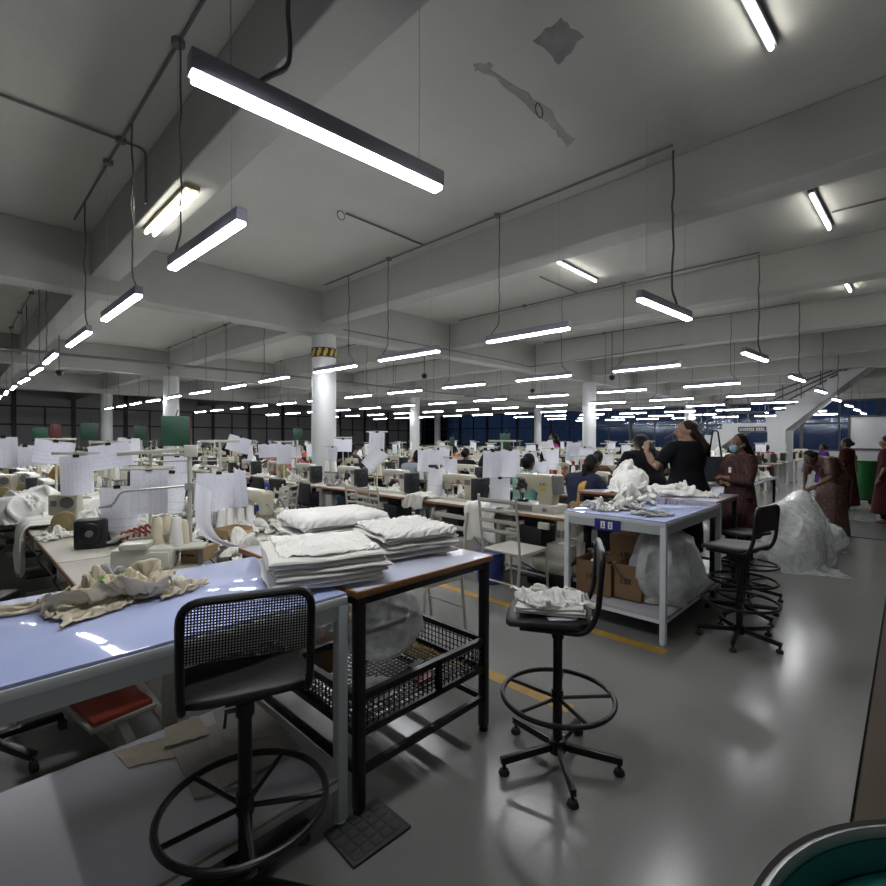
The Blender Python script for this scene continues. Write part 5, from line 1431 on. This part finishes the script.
for k in range(0, 14):
    X0 = 4.0 + 1.67*k
    y = 2.78 if k == 0 else (3.0 if k == 1 else 3.4)
    n = 0
    while y < 31:
        d = .717*X0 + .697*y
        skip = k > 0 and any(abs(X0+.3-(4.75+10*a)) < .58 and abs(y-(7.615+8.5*b)) < .85 for a in range(3) for b in range(3))
        # pixel column of the place: the far left/right edge is out of the frame
        if not skip and d < 26 and (d < 17 or n % 2 == 0 or k % 2 == 0):
            op = []
            if k == 0 and n == 0: op = ['hero']
            if 'hero' not in op:
                occ = any(abs(sx_-(X0-.3)) < .45 and abs(sy_-y) < .5 for sx_, sy_ in SITSPOT)
                if occ: op.append('person')
                elif k >= 2 and 8 < d < 20 and rs.random() < .30:
                    op.append('person'); dup(copies[(ci*3) % 10], (X0-.33, y, 0), rs.uniform(-.2,.2), 'seated operator far back among the distant sewing lines, half hidden by machines', 'distant operators'); ci += 1
                station(X0-(.075 if k == 0 and y > 6.5 else 0), y, 1, LINES[min(k,5)], min(n, 26), n, d, op)
        n += 1; y += 1.12
# left block: two lines back to back left of the aisle
n = 0; y = 3.05
while y < 31:
    d = .717*.75+.697*y
    if y < 20 or n % 2 == 0: station(.45, y, 1, 'leftmost sewing line', min(n,26), n, d+ (0 if y < 11 else 0), ['bare'] if n < 3 else ['nopaper'] if n < 4 else [])
    n += 1; y += 1.12
n = 0; y = 3.9
while y < 31:
    d = .717*1.9+.697*y
    if y < 20 or n % 2 == 0: station(2.05, y, -1, 'aisle-side left line', min(n,26), n, d, ['nopaper'] if n < 2 else [])
    n += 1; y += 1.12
# ---- the first station right of the aisle: the large buttonhole machine
use(P_TABLE, (4.0, 2.78, 0), 0, 'sewing table with wood edge carrying the large cream machine', 'sewing tables')
t = thing('buttonhole_machine', 'large cream machine with dark end cap beside the right hand white table', 'sewing machine', (4.20, 2.72, TH-.004)); t.scale = (.86,.86,.86)
MB().b2(-.14,-.30,0,.16,.36,.10).build('bed', M['machine_white'], t, bevel=.015)
MB().prism([(-.22,0),(-.24,.16),(-.22,.36),(-.19,.385),(.25,.385),(.285,.36),(.285,.17),(.26,.15),(.19,.15),(.17,.20),(.03,.21),(-.03,.17),(-.06,0)], .16, m=MYZ, c=(-.08,0,.06)).build('arm', M['machine_cream'], t, bevel=.02)
MB().prism([(-.30,.16),(-.29,.37),(-.27,.385),(-.215,.385),(-.235,.16)], .162, m=MYZ, c=(-.081,0,.06)).build('end_cap', M['machine_grey'], t, bevel=.01)
h = MB()
rq = random.Random(9)
for k in range(14): h.cyl((-.085, rq.uniform(.10,.27), .06+rq.uniform(.17,.35)), (-.10-rq.uniform(0,.02), 0, 0) if 0 else (-.11, rq.uniform(.10,.27), .06+rq.uniform(.17,.35)), rq.uniform(.006,.014), 8)
h.tube(bend([(-.1,.20,.40),(-.12,.22,.30),(-.1,.18,.2),(-.06,.22,.12)], .04), .006, 6).cyl((0,.225,.1),(0,.225,.25),.012,10).b2(-.05,.16,.10,.03,.28,.13)
h.build('thread_tension', M['machine_dark'], t)
MB().cyl((.02,.10,.44),(.02,.10,.47),.01,8).cyl((.02,.18,.44),(.02,.18,.48),.006,8).cyl((-.02,.0,.44),(-.02,.0,.46),.008,8).build('thread_pin', M['steel'], t)
MB().b2(-.082,-.15,.255,-.0795,-.07,.30).build('label_plate', M['hazard_yellow'], t, smooth=0)
cu = bpy.data.curves.new('lettering', 'FONT'); cu.body = 'JUKI'; cu.size = .052; cu.extrude = .001; cu.align_x = 'CENTER'
to = bpy.data.objects.new('tmpt', cu); COL.objects.link(to)
me = bpy.data.meshes.new_from_object(to.evaluated_get(bpy.context.evaluated_depsgraph_get())); bpy.data.objects.remove(to)
lo = link('lettering', me, M['sign_black'], t, loc=(-.0815, -.11, .315)); lo.rotation_euler = (PI/2, 0, -PI/2)
MB().b2(-.15,.0,.02,-.139,.26,.08).cyl((-.15,-.18,.05),(-.17,-.18,.05),.025,12).build('side_panel', M['machine_grey'], t)
o = MB().b2(-.02,-.055,-.03,.02,.055,.03).b2(-.022,-.045,-.02,-.02,-.01,.02).b2(-.022,.01,-.02,-.02,.045,.02).build('socket_box', M['stand_cream'], loc=(3.985,2.52,.66), bevel=.004); tag(o, 'cream twin socket box under the table edge left of the right hand table', 'socket box')
garment('white garments hanging over the table edge behind the slatted chair', drape_mb(1, .44, .34), 'cloth_white', (4.0, 3.30, TH+.0), 0, 'hanging garments', 'hanging_garment')
garment('white garment slung over the table edge, farther down the aisle line', drape_mb(2, .36, .12), 'cloth_off', (4.0, 4.35, TH+.0), 0, 'hanging garments', 'hanging_garment')
o = MB().b2(-.16,-.22,0,.16,.22,.30).b2(-.165,-.19,.04,-.16,.19,.12).b2(-.165,-.19,.16,-.16,.19,.24).build('drawer_unit', M['stand_cream'], loc=(4.42, 2.62, .13), bevel=.006); tag(o, 'cream drawer box under the sewing table of the large cream machine', 'drawer unit')
o = MB().b2(-.2,-.25,0,.2,.25,.13).build('pedal_base', M['machine_dark'], loc=(4.42, 2.62, 0), bevel=.006); tag(o, 'low black pedal base on the floor under the large cream machine', 'pedal')
o = MB().lathe([(.012,0),(.012,.03),(.006,.04)], 10).build('thread_spool', M['blue_plastic'], loc=(4.06,2.33,TH-.003)); tag(o, 'tiny blue spool on the table by the large cream machine', 'spool')
o = MB().b2(-.05,-.04,0,.05,.04,.002).build('phone_stand', M['machine_grey'], loc=(4.45,2.44,TH+.02)); o.rotation_euler = (0,-.9,.3); tag(o, 'small grey tablet propped behind the right hand table', 'tablet')
carton('small open tan carton on the sewing table behind the right hand table', (4.42, 2.36, TH), (.16,.2,.10), .3, 'card_tan', True, None)
# stand with sheets behind the slatted chair, and others standing clear of the tables
def sheet(p, loc, rz, lab, roll=0, s=1):
    use(P_PAPER[p], loc, rz, lab, 'hanging work sheets', (s, s, s), (0, roll, rz))
FACE = -.80     # sheets turned roughly towards the camera: the sheet's normal is local y
def stand_at(x, y, h, lab, z0=TH-.004, arm=.17, board=None, rz=0):
    t = thing('sheet_stand', lab, 'stand', (x, y, z0), rz, 'sheet stands')
    MB().cyl((0,0,0),(0,0,h),.010,10).lathe([(.04,0),(.04,.008),(.014,.02)],14).build('pole', M['stand_cream'], t)
    MB().b2(-arm,-.010,h-.02,arm,.010,h).build('arm', M['stand_cream'], t, bevel=.002)
    return t
def green_board(x, y, z, lab, w=.30, h=.34, rz=FACE, m_='green_board'):
    t = thing('line_board', lab, 'board', (x, y, z), rz, 'line number boards')
    MB().b2(-w/2,-.008,0,w/2,.008,h).build('panel', M[m_], t, bevel=.003)
    MB().b2(w/2-.012,-.009,0,w/2,.009,h).build('edge_strip', M['red_board' if m_ == 'green_board' else 'green_board'], t, smooth=0)
    MB().tube([(0,0,h),(.02,0,h+.07)], .006, 6).build('hook', M['machine_dark'], t)
    return t
# ------------------------------------------------------------------ left block: sheets, stands, boards, piles in front of the camera
PZ = TH-.004
LEFT = [  # pixel x, y of the sheet's top centre, depth, proto, roll, label
 (3, 437, 4.6, 0, .0, 'white printed sheet cut off by the left edge of the photo'),
 (25, 446, 5.0, 1, -.06, 'white printed sheet behind, second from the left edge'),
 (56, 441, 4.4, 2, .14, 'tilted white chart sheet, third from the left edge'),
 (76, 456, 3.7, 4, -.03, 'upright white table sheet below the tilted chart sheets'),
 (108, 444, 4.1, 2, -.17, 'tilted white chart sheet with green columns right of the upright one'),
 (129, 438, 5.4, 3, .05, 'blank white board sheet behind the white guide bars'),
 (149, 469, 3.15, 0, .0, 'large printed form sheet hanging behind the grey bent rod'),
 (117, 487, 3.3, 3, -.06, 'white sheet hanging beside the tan box, left of the large form'),
 (177, 456, 4.3, 4, .05, 'white sheet behind the upright pole of the near stand'),
 (172, 472, 3.6, 3, .1, 'curled white sheet just left of the near stand pole'),
 (211, 474, 3.9, 0, .08, 'hanging white sheet, left of the bunch by the cone stand'),
 (219, 473, 3.8, 4, .02, 'middle hanging white sheet of the bunch by the cone stand'),
 (231, 472, 3.9, 0, -.1, 'right hanging white sheet of the bunch by the cone stand'),
 (241, 437, 6.6, 2, .3, 'tilted small sheet beyond the cone stand'),
 (268, 444, 7.5, 1, -.05, 'wide white sheet left of the round column'),
 (284, 444, 7.2, 0, .0, 'upright white sheet left of the round column'),
 (343, 439, 8.0, 1, .02, 'white sheet hanging right beside the round column'),
 (377, 432, 6.6, 0, .03, 'grey board sheet hanging right of the round column'),
 (382, 450, 6.3, 3, .7, 'sheet hanging by one corner below the grey board sheet'),
 (438, 449, 6.4, 1, .0, 'white sheet hanging in front of the person in grey'),
 (437, 468, 6.0, 3, .05, 'limp white sheet with a tan pocket below the other one'),
 (493, 451, 5.3, 0, .03, 'left sheet of the pair on the pole behind the slatted chair'),
 (510, 450, 5.3, 4, -.02, 'right sheet of the pair on the pole behind the slatted chair'),
 (500, 478, 5.0, 3, .0, 'long white sheet low on the pole behind the slatted chair'),
 (541, 461, 6.2, 3, .0, 'white sheet hanging beside the teal blouse'),
 (546, 441, 8.0, 3, -.25, 'small sheet in front of the magenta blouse'),
 (574, 442, 7.4, 0, .1, 'white sheet over the person in navy'),
]
for (x, y, d, p, ro, lab) in LEFT:
    use(P_PAPER[p], at(x, y, d), FACE+(x-443)/900*-1.2, lab, 'hanging work sheets', None, (0, ro, FACE+(443-x)/900*1.2))
# poles that carry them
for (x, y, d, lab) in ((76, 452, 3.72, 'cream pole stand behind the upright table sheet'), (56, 438, 4.45, 'cream pole stand behind the tilted chart sheet at the left'), (110, 441, 4.15, 'cream pole stand behind the chart sheet with green columns'), (150, 466, 3.2, 'cream pole stand behind the large form sheet'), (220, 440, 3.95, 'tall cream pole stand above the bunch of sheets'), (377, 431, 6.65, 'cream pole stand carrying the grey board sheet'), (438, 446, 6.45, 'cream pole stand behind the sheet in front of the person in grey'), (502, 440, 5.33, 'grey pole stand behind the slatted chair'), (284, 441, 7.25, 'cream pole stand left of the round column'), (343, 437, 8.05, 'cream pole stand right beside the round column')):
    p = at(x, y, d); stand_at(p.x, p.y, p.z-PZ, lab, rz=FACE+(443-x)/900*1.2, arm=.15)
# near thread stand frame at the table behind the blue top
p = at(190, 545, 2.95); fr = thing('thread_stand', 'white framed thread stand with long guide bars, just behind the blue topped table', 'thread stand', (p.x, p.y, PZ), FACE+.35)
zt = at(190, 447, 2.95).z - PZ
m = MB().cyl((0,0,0),(0,0,zt),.013,12).lathe([(.04,0),(.04,.008),(.016,.02)],14); m.build('pole', M['stand_cream'], fr)
MB().bar((.03,0,zt-.01),(-.38,0,zt-.04),.014,.022).bar((.0,.03,zt-.045),(-.23,.03,zt-.05),.012,.016).b2(-.03,-.02,zt-.06,.04,.04,zt+.012).bar((-.21,.015,zt-.03),(-.21,.015,zt-.13),.014).bar((-.11,.01,zt-.13),(-.36,.01,zt-.13),.014).build('guide_bar', M['stand_cream'], fr, bevel=.003)
MB().tube(bend([(0,-.01,zt-.235),(-.36,-.01,zt-.26),(-.40,-.01,zt-.34),(-.47,0,zt-.35)], .03), .006, 8).tube([(-.43,-.01,zt-.345),(-.40,-.01,zt-.34)],.008,6).b2(-.025,-.025,zt-.26,.025,.025,zt-.22).build('bent_rod', M['steel'], fr)
MB().tube([(-.3,.02,zt-.085),(.24,.02,zt-.085)], .004, 6).build('cross_rod', M['stand_cream'], fr)
# curled strip hanging from the stand
vs = []; n = 18
def strip(u, t):
    a = t*1.0
    return (.04+.085*(u)+.34*max(0, t-.4)**1.5*1.3, -.05-.05*math.sin(t*2.2), zt-.22-.50*t+.16*max(0, t-.6)**1.3*2.2)
m = MB(); W = 7
for side in (0, 1):
    for j in range(n+1):
        for i in range(W): q = strip(i/(W-1), j/n); m.v.append((q[0], q[1]+.004*math.sin(i)+(.001 if side else 0), q[2]-.05*(i/(W-1))*(1-j/n)))
o_ = W*(n+1)
for j in range(n):
    for i in range(W-1): q = j*W+i; m.f += [(q,q+1,q+W+1,q+W),(o_+q,o_+q+W,o_+q+W+1,o_+q+1)]
b = list(range(W))+[j*W+W-1 for j in range(1,n+1)]+[n*W+i for i in range(W-2,-1,-1)]+[j*W for j in range(n-1,0,-1)]
for k in range(len(b)): q, r = b[k], b[(k+1) % len(b)]; m.f.append((q, o_+q, o_+r, r))
o = m.build('paper_strip', M['sheet_plain'], loc=(p.x, p.y, PZ), smooth=60); o.rotation_euler[2] = FACE+.35; tag(o, 'long curled white paper strip sweeping down to the blue tabletop', 'paper')
# overlock machine with its cones behind the blue top
q = at(150, 556, 2.75); t = thing('overlock_machine', 'low white overlock machine with red thread guides, just behind the blue topped table', 'sewing machine', (q.x, q.y, PZ), FACE+.3)
MB().b2(-.17,-.10,0,.13,.12,.13).build('body', M['machine_white'], t, bevel=.02)
MB().b2(-.12,-.13,.13,.02,.02,.165).b2(.02,-.12,.02,.12,-.10,.11).build('cover', M['stand_cream'], t, bevel=.01)
h = MB()
for k in range(5): h.tube(bend([(-.14+.03*k,.0,.16),(-.15+.03*k,.03,.21+.01*k),(-.10+.03*k,.05,.19)], .02), .007, 6)
h.build('thread_guide', M['red_plastic'], t)
MB().bar((-.1,-.02,.17),(.16,.06,.18),.03,.012).cyl((-.06,.02,.17),(-.06,.02,.20),.012,10).bar((-.18,-.03,.18),(-.08,.02,.20),.012).build('presser_arm', M['steel'], t)
sp = at(178, 549, 2.8); t = thing('spool_shelf', 'pale shelf tray holding thread cones behind the blue topped table', 'spool shelf', (sp.x, sp.y, PZ), FACE+.3)
MB().b2(-.17,-.06,.10,.15,.08,.115).build('tray', M['stand_cream'], t, bevel=.004)
MB().b2(-.15,-.02,0,-.13,.02,.10).b2(.11,-.02,0,.13,.02,.10).build('bracket', M['machine_grey'], t)
cz = PZ+.115
def cone(px, d, lab, m_=1, dark=False, z=None, s=1):
    q = at(px, 500, d); o = use(P_CONE[m_], (q.x, q.y, z if z is not None else cz), 0, lab, 'thread cones', (s,s,s)); return o
cone(157, 2.78, 'tall cream thread cone at the left on the shelf tray')
cone(167, 2.86, 'cream thread cone in the middle of the shelf tray', 1)
cone(176, 2.80, 'white thread cone with dark bands on the shelf tray', 0)
cone(184, 2.86, 'short cream thread cone at the right end of the shelf tray', 1, s=.8)
for (x, d, lab) in ((222, 3.75, 'left white cone of the pair under the hanging sheets'), (230, 3.8, 'right white cone of the pair under the hanging sheets'), (250, 3.9, 'single white cone on the grey tray before the slatted chairs')):
    q = at(x, 520, d); use(P_CONE[0], (q.x, q.y, PZ+.022), 0, lab, 'thread cones')
for (x, d, lab) in ((226, 3.78, 'grey spool tray under the hanging sheets'), (250, 3.9, 'grey spool tray before the slatted chairs')):
    q = at(x, 520, d); o = MB().b2(-.11,-.07,0,.11,.07,.02).build('spool_tray', M['machine_grey'], loc=(q.x, q.y, PZ), bevel=.005); o.rotation_euler[2] = FACE; tag(o, lab, 'tray')
# black motors with round wheels, seen on the left tables
def motor(px, py, d, s, lab):
    q = at(px, py, d); t = thing('sewing_motor', lab, 'motor', (q.x, q.y, PZ), FACE+.45, 'black machine motors')
    b = MB().b2(-s/2,-.06,0,s/2,.06,s*1.05).build('housing', M['machine_dark'], t, bevel=.018)
    w_ = MB().cyl((0,-.06,s*.58),(0,-.085,s*.58),s*.36,28).lathe([(.0,0)] , 6) if 0 else MB().cyl((0,-.06,s*.58),(0,-.085,s*.58),s*.36,28)
    w_.build('hand_wheel', M['black_metal'], t, bevel=.006)
    MB().cyl((0,-.085,s*.58),(0,-.092,s*.58),s*.12,16).build('wheel_hub', M['machine_grey'], t)
motor(92, 542, 3.25, .185, 'larger black motor with round wheel on the left table, in front of the tan box')
motor(39, 512, 4.6, .19, 'smaller black motor with round wheel before the long cloth pile')
def headm(px, d, lab, rz=FACE+.45, s=1):
    q = at(px, 500, d); t = thing('sewing_machine', lab, 'sewing machine', (q.x, q.y, PZ), rz, 'sewing machines')
    MB().b2(-.09,-.02,.14,.09,.20,.30).build('arm', M['machine_cream'], t, bevel=.012)
    MB().b2(-.10,.0,0,.10,.24,.05).b2(-.07,.04,.05,.07,.2,.14).build('bed', M['machine_white'], t, bevel=.008)
    MB().cyl((.03,-.022,.235),(.03,-.035,.235),.045,24).b2(-.07,-.03,.21,-.035,-.02,.255).build('stitch_dial', M['machine_grey'], t)
    MB().cyl((.02,-.02,.085),(.02,-.07,.085),.085,24).cyl((.02,-.07,.085),(.02,-.085,.085),.05,20).build('hand_wheel', M['brass_cream'], t, bevel=.008)
headm(63, 3.75, 'cream machine head with yellowish wheel between the two black motors')
headm(22, 6.0, 'cream machine head with yellowish wheel behind the pile at the left', s=1)
headm(2, 5.6, 'stack of yellowish machine heads cut off by the left edge')
q = at(272, 522, 4.25); t = thing('machine_head', 'boxy cream machine head left behind the front shirt stack', 'sewing machine', (q.x, q.y, PZ-.03), FACE)
MB().b2(-.10,-.12,0,.12,.12,.14).build('body', M['machine_cream'], t, bevel=.015); MB().cyl((.12,0,.07),(.17,0,.07),.05,16).tube(bend([(.02,0,.14),(.06,.02,.24),(.14,0,.12)],.03),.012,8).build('wheel', M['machine_grey'], t)
o = MB().b2(-.06,-.04,0,.06,.04,.115).build('cardboard_box', M['card_tan'], loc=at(114, 535, 3.45), bevel=.003); o.location.z = PZ; o.rotation_euler[2] = FACE+.5; tag(o, 'small tan cardboard box behind the larger black motor', 'box')
q = at(232, 548, 3.3); carton('open tan carton behind the blue topped table by the curled strip', (q.x, q.y, PZ), (.20,.16,.13), .3, 'card_tan', True, None)
q = at(200, 556, 2.95); carton('tan carton on its side under the spool shelf tray', (q.x, q.y, PZ), (.18,.12,.08), .6, 'card_tan', False, None)
# cloth piles on the left tables
gl = 'garments heaped on the left sewing tables'
def pile(px, py, d, rx, ry, h, seed, m_, lab, rz=0, z=None, **k):
    q = at(px, py, d); key = ('bundle' if rx > .45 else ('crumpA','crumpB','crumpC')[seed % 3])
    bb = [max(abs(v.co[i]) for v in SIM[key].vertices) for i in range(3)]
    garment(lab, key, m_, (q.x, q.y, PZ+.002 if z is None else z), rz, gl, scale=(rx/bb[0], ry/bb[1], h/bb[2]))
pile(30, 520, 4.25, .50, .36, .32, 61, 'cloth_white', 'long white cloth pile sloping across the left tables', -.5, nr=36, na=110, freq=7, amp=.35, dirn=.4, aniso=3)
pile(100, 505, 4.6, .50, .34, .24, 62, 'cloth_off', 'white cloth heap behind the two black motors', .4, nr=30, na=100, freq=8, amp=.5)
pile(60, 525, 3.55, .15, .11, .09, 63, 'cloth_white', 'small white garment before the cream machine head with yellowish wheel', .2, freq=9, amp=.7)
pile(48, 520, 4.1, .20, .10, .05, 64, 'cloth_off', 'flattened white garment by the smaller black motor', .9, freq=9, amp=.6)
pile(140, 520, 3.5, .34, .22, .17, 65, 'cloth_off', 'white garment pile under the large form sheet', -.4, freq=7, amp=.5, nr=30, na=90)
pile(248, 533, 3.15, .26, .20, .15, 66, 'cloth_off', 'cream white garments heaped behind the back corner of the blue topped table', .3, freq=7, amp=.6, nr=30, na=96)
pile(270, 512, 3.9, .25, .2, .10, 67, 'cloth_white', 'white garments left of the boxy cream machine head', .0, freq=8, amp=.6)
for n_, (x, y, d, rx, ry, h, lab) in enumerate(((205, 525, 3.5, .26, .16, .12, 'white garments between the spool trays and the curled strip'), (165, 530, 3.2, .22, .14, .10, 'white garments behind the row of cones on the shelf tray'), (124, 515, 3.9, .30, .18, .16, 'white garments behind the tan box on the left table'), (180, 505, 4.6, .34, .2, .18, 'white garments under the white sheet behind the near pole'), (228, 500, 5.0, .34, .2, .14, 'white garments beyond the bunch of hanging sheets'), (75, 508, 4.9, .36, .22, .20, 'white garments behind the cream machine head with yellowish wheel'), (255, 505, 5.4, .3, .2, .14, 'white garments before the two turned slatted chairs'), (60, 490, 5.9, .4, .25, .2, 'white garments far along the leftmost line'))):
    pile(x, y, d, rx, ry, h, 90+n_, ('cloth_white','cloth_off')[n_ % 2], lab, n_*.9)
garment('white cloth hanging off the end of the left sewing table', drape_mb(5, .5, .34), 'cloth_white', (.45, 5.25, TH), 0, 'hanging garments', 'hanging_garment')
# green and red boards standing over the lines
for (x, y, d, w_, h_, m_, lab) in ((176, 446, 5.3, .29, .33, 'green_board', 'large green board standing over the left sewing lines'), (90, 440, 8.5, .27, .30, 'green_board', 'dark green board left of the second white column'), (141, 440, 8.6, .21, .25, 'green_board', 'small green board left of the large green one'), (56, 441, 11, .20, .38, 'red_board', 'dark red board far off at the left'), (505, 449, 6.5, .14, .21, 'green_board', 'green board above the pole behind the slatted chair'), (40, 441, 10, .26, .28, 'green_board', 'blue green board far off at the left'), (298, 440, 10.5, .2, .25, 'green_board', 'green board just left of the round column'), (336, 438, 9.4, .12, .25, 'green_board', 'green board just right of the round column'), (452, 446, 9, .10, .17, 'green_board', 'green board beyond the sheet before the person in grey')):
    b = green_board(*at(x, y, d), lab, w_, h_, FACE+(443-x)/900*1.2, m_)
    z = b.location.z
    MB().cyl((0,.014,-(z-PZ)),(0,.014,.02),.009,8).lathe([(.035,-(z-PZ)),(.03,-(z-PZ)+.01)],12,(0,.014,0)).build('pole', M['stand_cream'], b)
# chairs near the aisles
use(P_CHAIR, (3.66, 2.62, 0), 0, 'slatted cream chair with its back to the aisle, in front of the large cream machine', 'operator chairs', (1.08,1.08,1.08))
use(P_CHAIR, (2.55, 2.66, 0), PI, 'slatted chair behind the shirt stacks on the wood edged table', 'operator chairs')
use(P_CHAIR, (3.72, 4.65, 0), .1, 'slatted chair at the second machine of the right hand line', 'operator chairs')
use(P_CHAIR, (2.62, 5.55, 0), 2.4, 'left one of the two slatted chairs turned together in the aisle', 'operator chairs')
use(P_CHAIR, (2.95, 5.95, 0), 2.1, 'right one of the two slatted chairs turned together in the aisle', 'operator chairs')
use(P_BCH, (3.65, 6.75, 0), .1, 'black folding chair with mesh back before the round column', 'operator chairs')
use(P_BCH, (3.62, 5.9, 0), -.1, 'second black folding chair right of the one before the round column', 'operator chairs')
o = MB().b2(-.11,-.15,0,.11,.15,.55).build('cloth_bag', M['blue_plastic'], loc=(3.55, 7.6, .25), bevel=.05, seg=3); tag(o, 'dark blue bag hanging on the chair back before the round column', 'bag')
o = MB().lathe([(.13,0),(.15,.30),(.16,.32),(.15,.33)], 20).build('waste_bin', M['blue_plastic'], loc=(3.95, 3.15, 0)); tag(o, 'blue waste bin on the floor behind the slatted chair', 'bin')
# things seen under the blue topped table
t = thing('treadle_plate', 'red topped treadle plate on a cream frame under the white table', 'treadle', (.54, 2.90, 0), .15)
MB().b2(-.10,-.17,.145,.16,.17,.17).build('plate', M['red_plastic'], t, bevel=.004); MB().b2(-.115,-.185,.125,.175,.185,.147).build('tray', M['cream_metal'], t, bevel=.004)
MB().b2(-.02,-.32,.0,.06,.05,.03).b2(-.01,-.05,.03,.05,.0,.13).bar((.02,-.3,.03),(.02,-.1,.13),.04).build('link_arm', M['cream_metal'], t)
def swivel_base(x, y, lab, rz):
    t = thing('swivel_chair', lab, 'chair', (x, y, 0), rz, 'swivel chairs at the left line')
    MB().b2(-.21,-.21,.44,.21,.21,.49).build('seat', M['black_vinyl'], t, bevel=.02)
    MB().bar((-.25,-.17,.80),(-.25,.17,.80),.03,.26).bar((-.22,0,.46),(-.25,0,.75),.04,.012,up=(1,0,0)).build('backrest', M['black_vinyl'], t, bevel=.01)
    MB().cyl((0,0,.09),(0,0,.44),.024,14).build('column', M['black_metal'], t)
    for k in range(5):
        a = 2*PI*k/5; l = MB().bar((.02*math.cos(a),.02*math.sin(a),.10),(.29*math.cos(a),.29*math.sin(a),.075),.035,.03).build('leg', M['black_metal'], t, bevel=.004)
        MB().cyl((.29*math.cos(a)-.012,.29*math.sin(a),.028),(.29*math.cos(a)+.012,.29*math.sin(a),.028),.026,12).cyl((.29*math.cos(a),.29*math.sin(a),.03),(.29*math.cos(a),.29*math.sin(a),.075),.008,8).build('caster', M['rubber'], l)
swivel_base(.12, 3.05, 'black swivel chair whose star base shows under the white table at the left', .2)
swivel_base(.05, 4.2, 'black swivel chair behind, at the left end of the blue topped table', 1.0)
use(P_CHAIR, (-.02, 3.35, 0), .2, 'pale chair cut off at the left edge behind the blue top', 'operator chairs')
# ------------------------------------------------------------------ right background
gb = 'bundles at the right'
t = thing('bundle_table', 'long low table under the bundles at the right', 'table', (7.9, 2.15, 0))
MB().b2(-1.3,-.42,.78,2.6,.42,.81).build('tabletop', M['laminate'], t, bevel=.004)
for a in (-1.2, .6, 2.5):
    for b in (-.38, .38): MB().b2(a-.02,b-.02,0,a+.02,b+.02,.78).build('leg', M['black_metal'], t)
t2 = thing('sign_plate', 'small blue plate on the table edge left of the plaid tunic', 'sign', (6.59, 2.15, .72)); MB().b2(-.006,-.12,-.05,.006,.12,.05).build('plate', M['blue_sign'], t2); MB().b2(-.008,-.04,-.03,-.006,-.01,.03).b2(-.008,.02,-.03,-.006,.05,.03).build('white_mark', M['sign_white'], t2, smooth=0)
stack('folded_shirt', 10, .52, .44, .022, (7.55, 2.28, .81), .5, 71, lambda k, n: f'folded white shirt, {ORD[k]} from the bottom of the pile left of the plaid tunic', 'shirt', gb, ['cloth_white','cloth_off'], None, .04, er=.02)
stack('folded_shirt', 8, .62, .5, .026, (8.05, 2.05, .81), .3, 72, lambda k, n: f'folded shirt, {ORD[k]} from the bottom of the broad pile right of the plaid tunic', 'shirt', gb, ['cloth_off','cloth_white'], None, .03, er=.02)
stack('folded_shirt', 6, .40, .34, .026, (8.1, 2.08, 1.03), .6, 73, lambda k, n: f'white shirt, {ORD[k]} from the bottom of the upper pile right of the plaid tunic', 'shirt', gb, ['cloth_white'], None, .03, er=.02)
garment('big white garment mound behind the sari at the right', 'bundle', 'cloth_white', (9.55, 2.15, .812), .0, gb, scale=(1.3,1,1.2))
garment('rolled white bundle on top of the pile right of the plaid tunic', 'crumpB', 'cloth_white', (8.12, 2.08, 1.20), .5, gb, scale=(1.2,1.1,1.2))
# heap under a polythene sheet
hp = crumple_lump(1.02, .42, 1.12, 6, 30, 80, .5)
o = hp.build('bundle_heap', M['cloth_white'], loc=(7.45, 1.14, 0), smooth=60); o.scale = (.97,.96,.98); tag(o, 'white garment heap beneath the polythene sheet by the right hand stools', 'heap', gb)
o = link('polythene_sheet', SIM['poly'].copy(), M['poly_milky'], loc=(7.45, 1.14, .004)); tag(o, 'crinkled milky polythene sheet draped over the heap by the right hand stools', 'sheet')
o = bag_mb(.30, .26, .46, 14, False).build('plastic_bag', M['poly_milky'], loc=(8.75, 1.12, 0), smooth=60); tag(o, 'clear plastic bag on the floor beside the sari', 'bag', 'plastic bags on the floor at the right')
o = bag_mb(.26, .24, .36, 15, False).build('plastic_bag', M['poly_milky'], loc=(8.25, .86, 0), smooth=60); tag(o, 'plastic bag slumped at the end of the covered heap', 'bag', 'plastic bags on the floor at the right')
# green wheeled bin, mat, grey screens
t = thing('wheeled_bin', 'green wheeled bin behind the maroon clothed person', 'bin', (14.9, .80, 0))
MB().lathe([(.24,.14),(.26,.5),(.28,.98),(.30,1.0),(.27,1.0)], 20).build('body', M['green_bin'], t); MB().lathe([(.31,.10),(.31,.14)], 20).build('dolly', M['machine_dark'], t)
for k in range(4):
    a = PI/4+PI/2*k; MB().cyl((.2*math.cos(a)-.02,.2*math.sin(a),.05),(.2*math.cos(a)+.02,.2*math.sin(a),.05),.05,12).build('caster', M['rubber'], t)
o = MB().b2(-.95,-.30,0,.95,.30,.012).build('floor_mat', M['rubber_mat'], loc=(10.6, .25+.22, 0)); o.scale = (1,1,1); o.location.y = .5; tag(o, 'dark grey floor mat on the aisle near the right edge', 'mat')
t = thing('screen_panel', 'tall pale grey screen panel at the far right edge', 'screen', (18.2, .3, 0))
MB().b2(-.01,-1.3,.1,.01,.98,2.15).build('panel', M['white_wall'], t); MB().b2(-.03,-1.3,1.18,.02,.98,1.24).b2(-.03,.96,0,.02,1.02,2.18).b2(-.03,-1.3,2.13,.02,1.0,2.18).b2(-.03,-1.32,0,.02,-1.26,2.18).build('frame', M['mullion'], t)
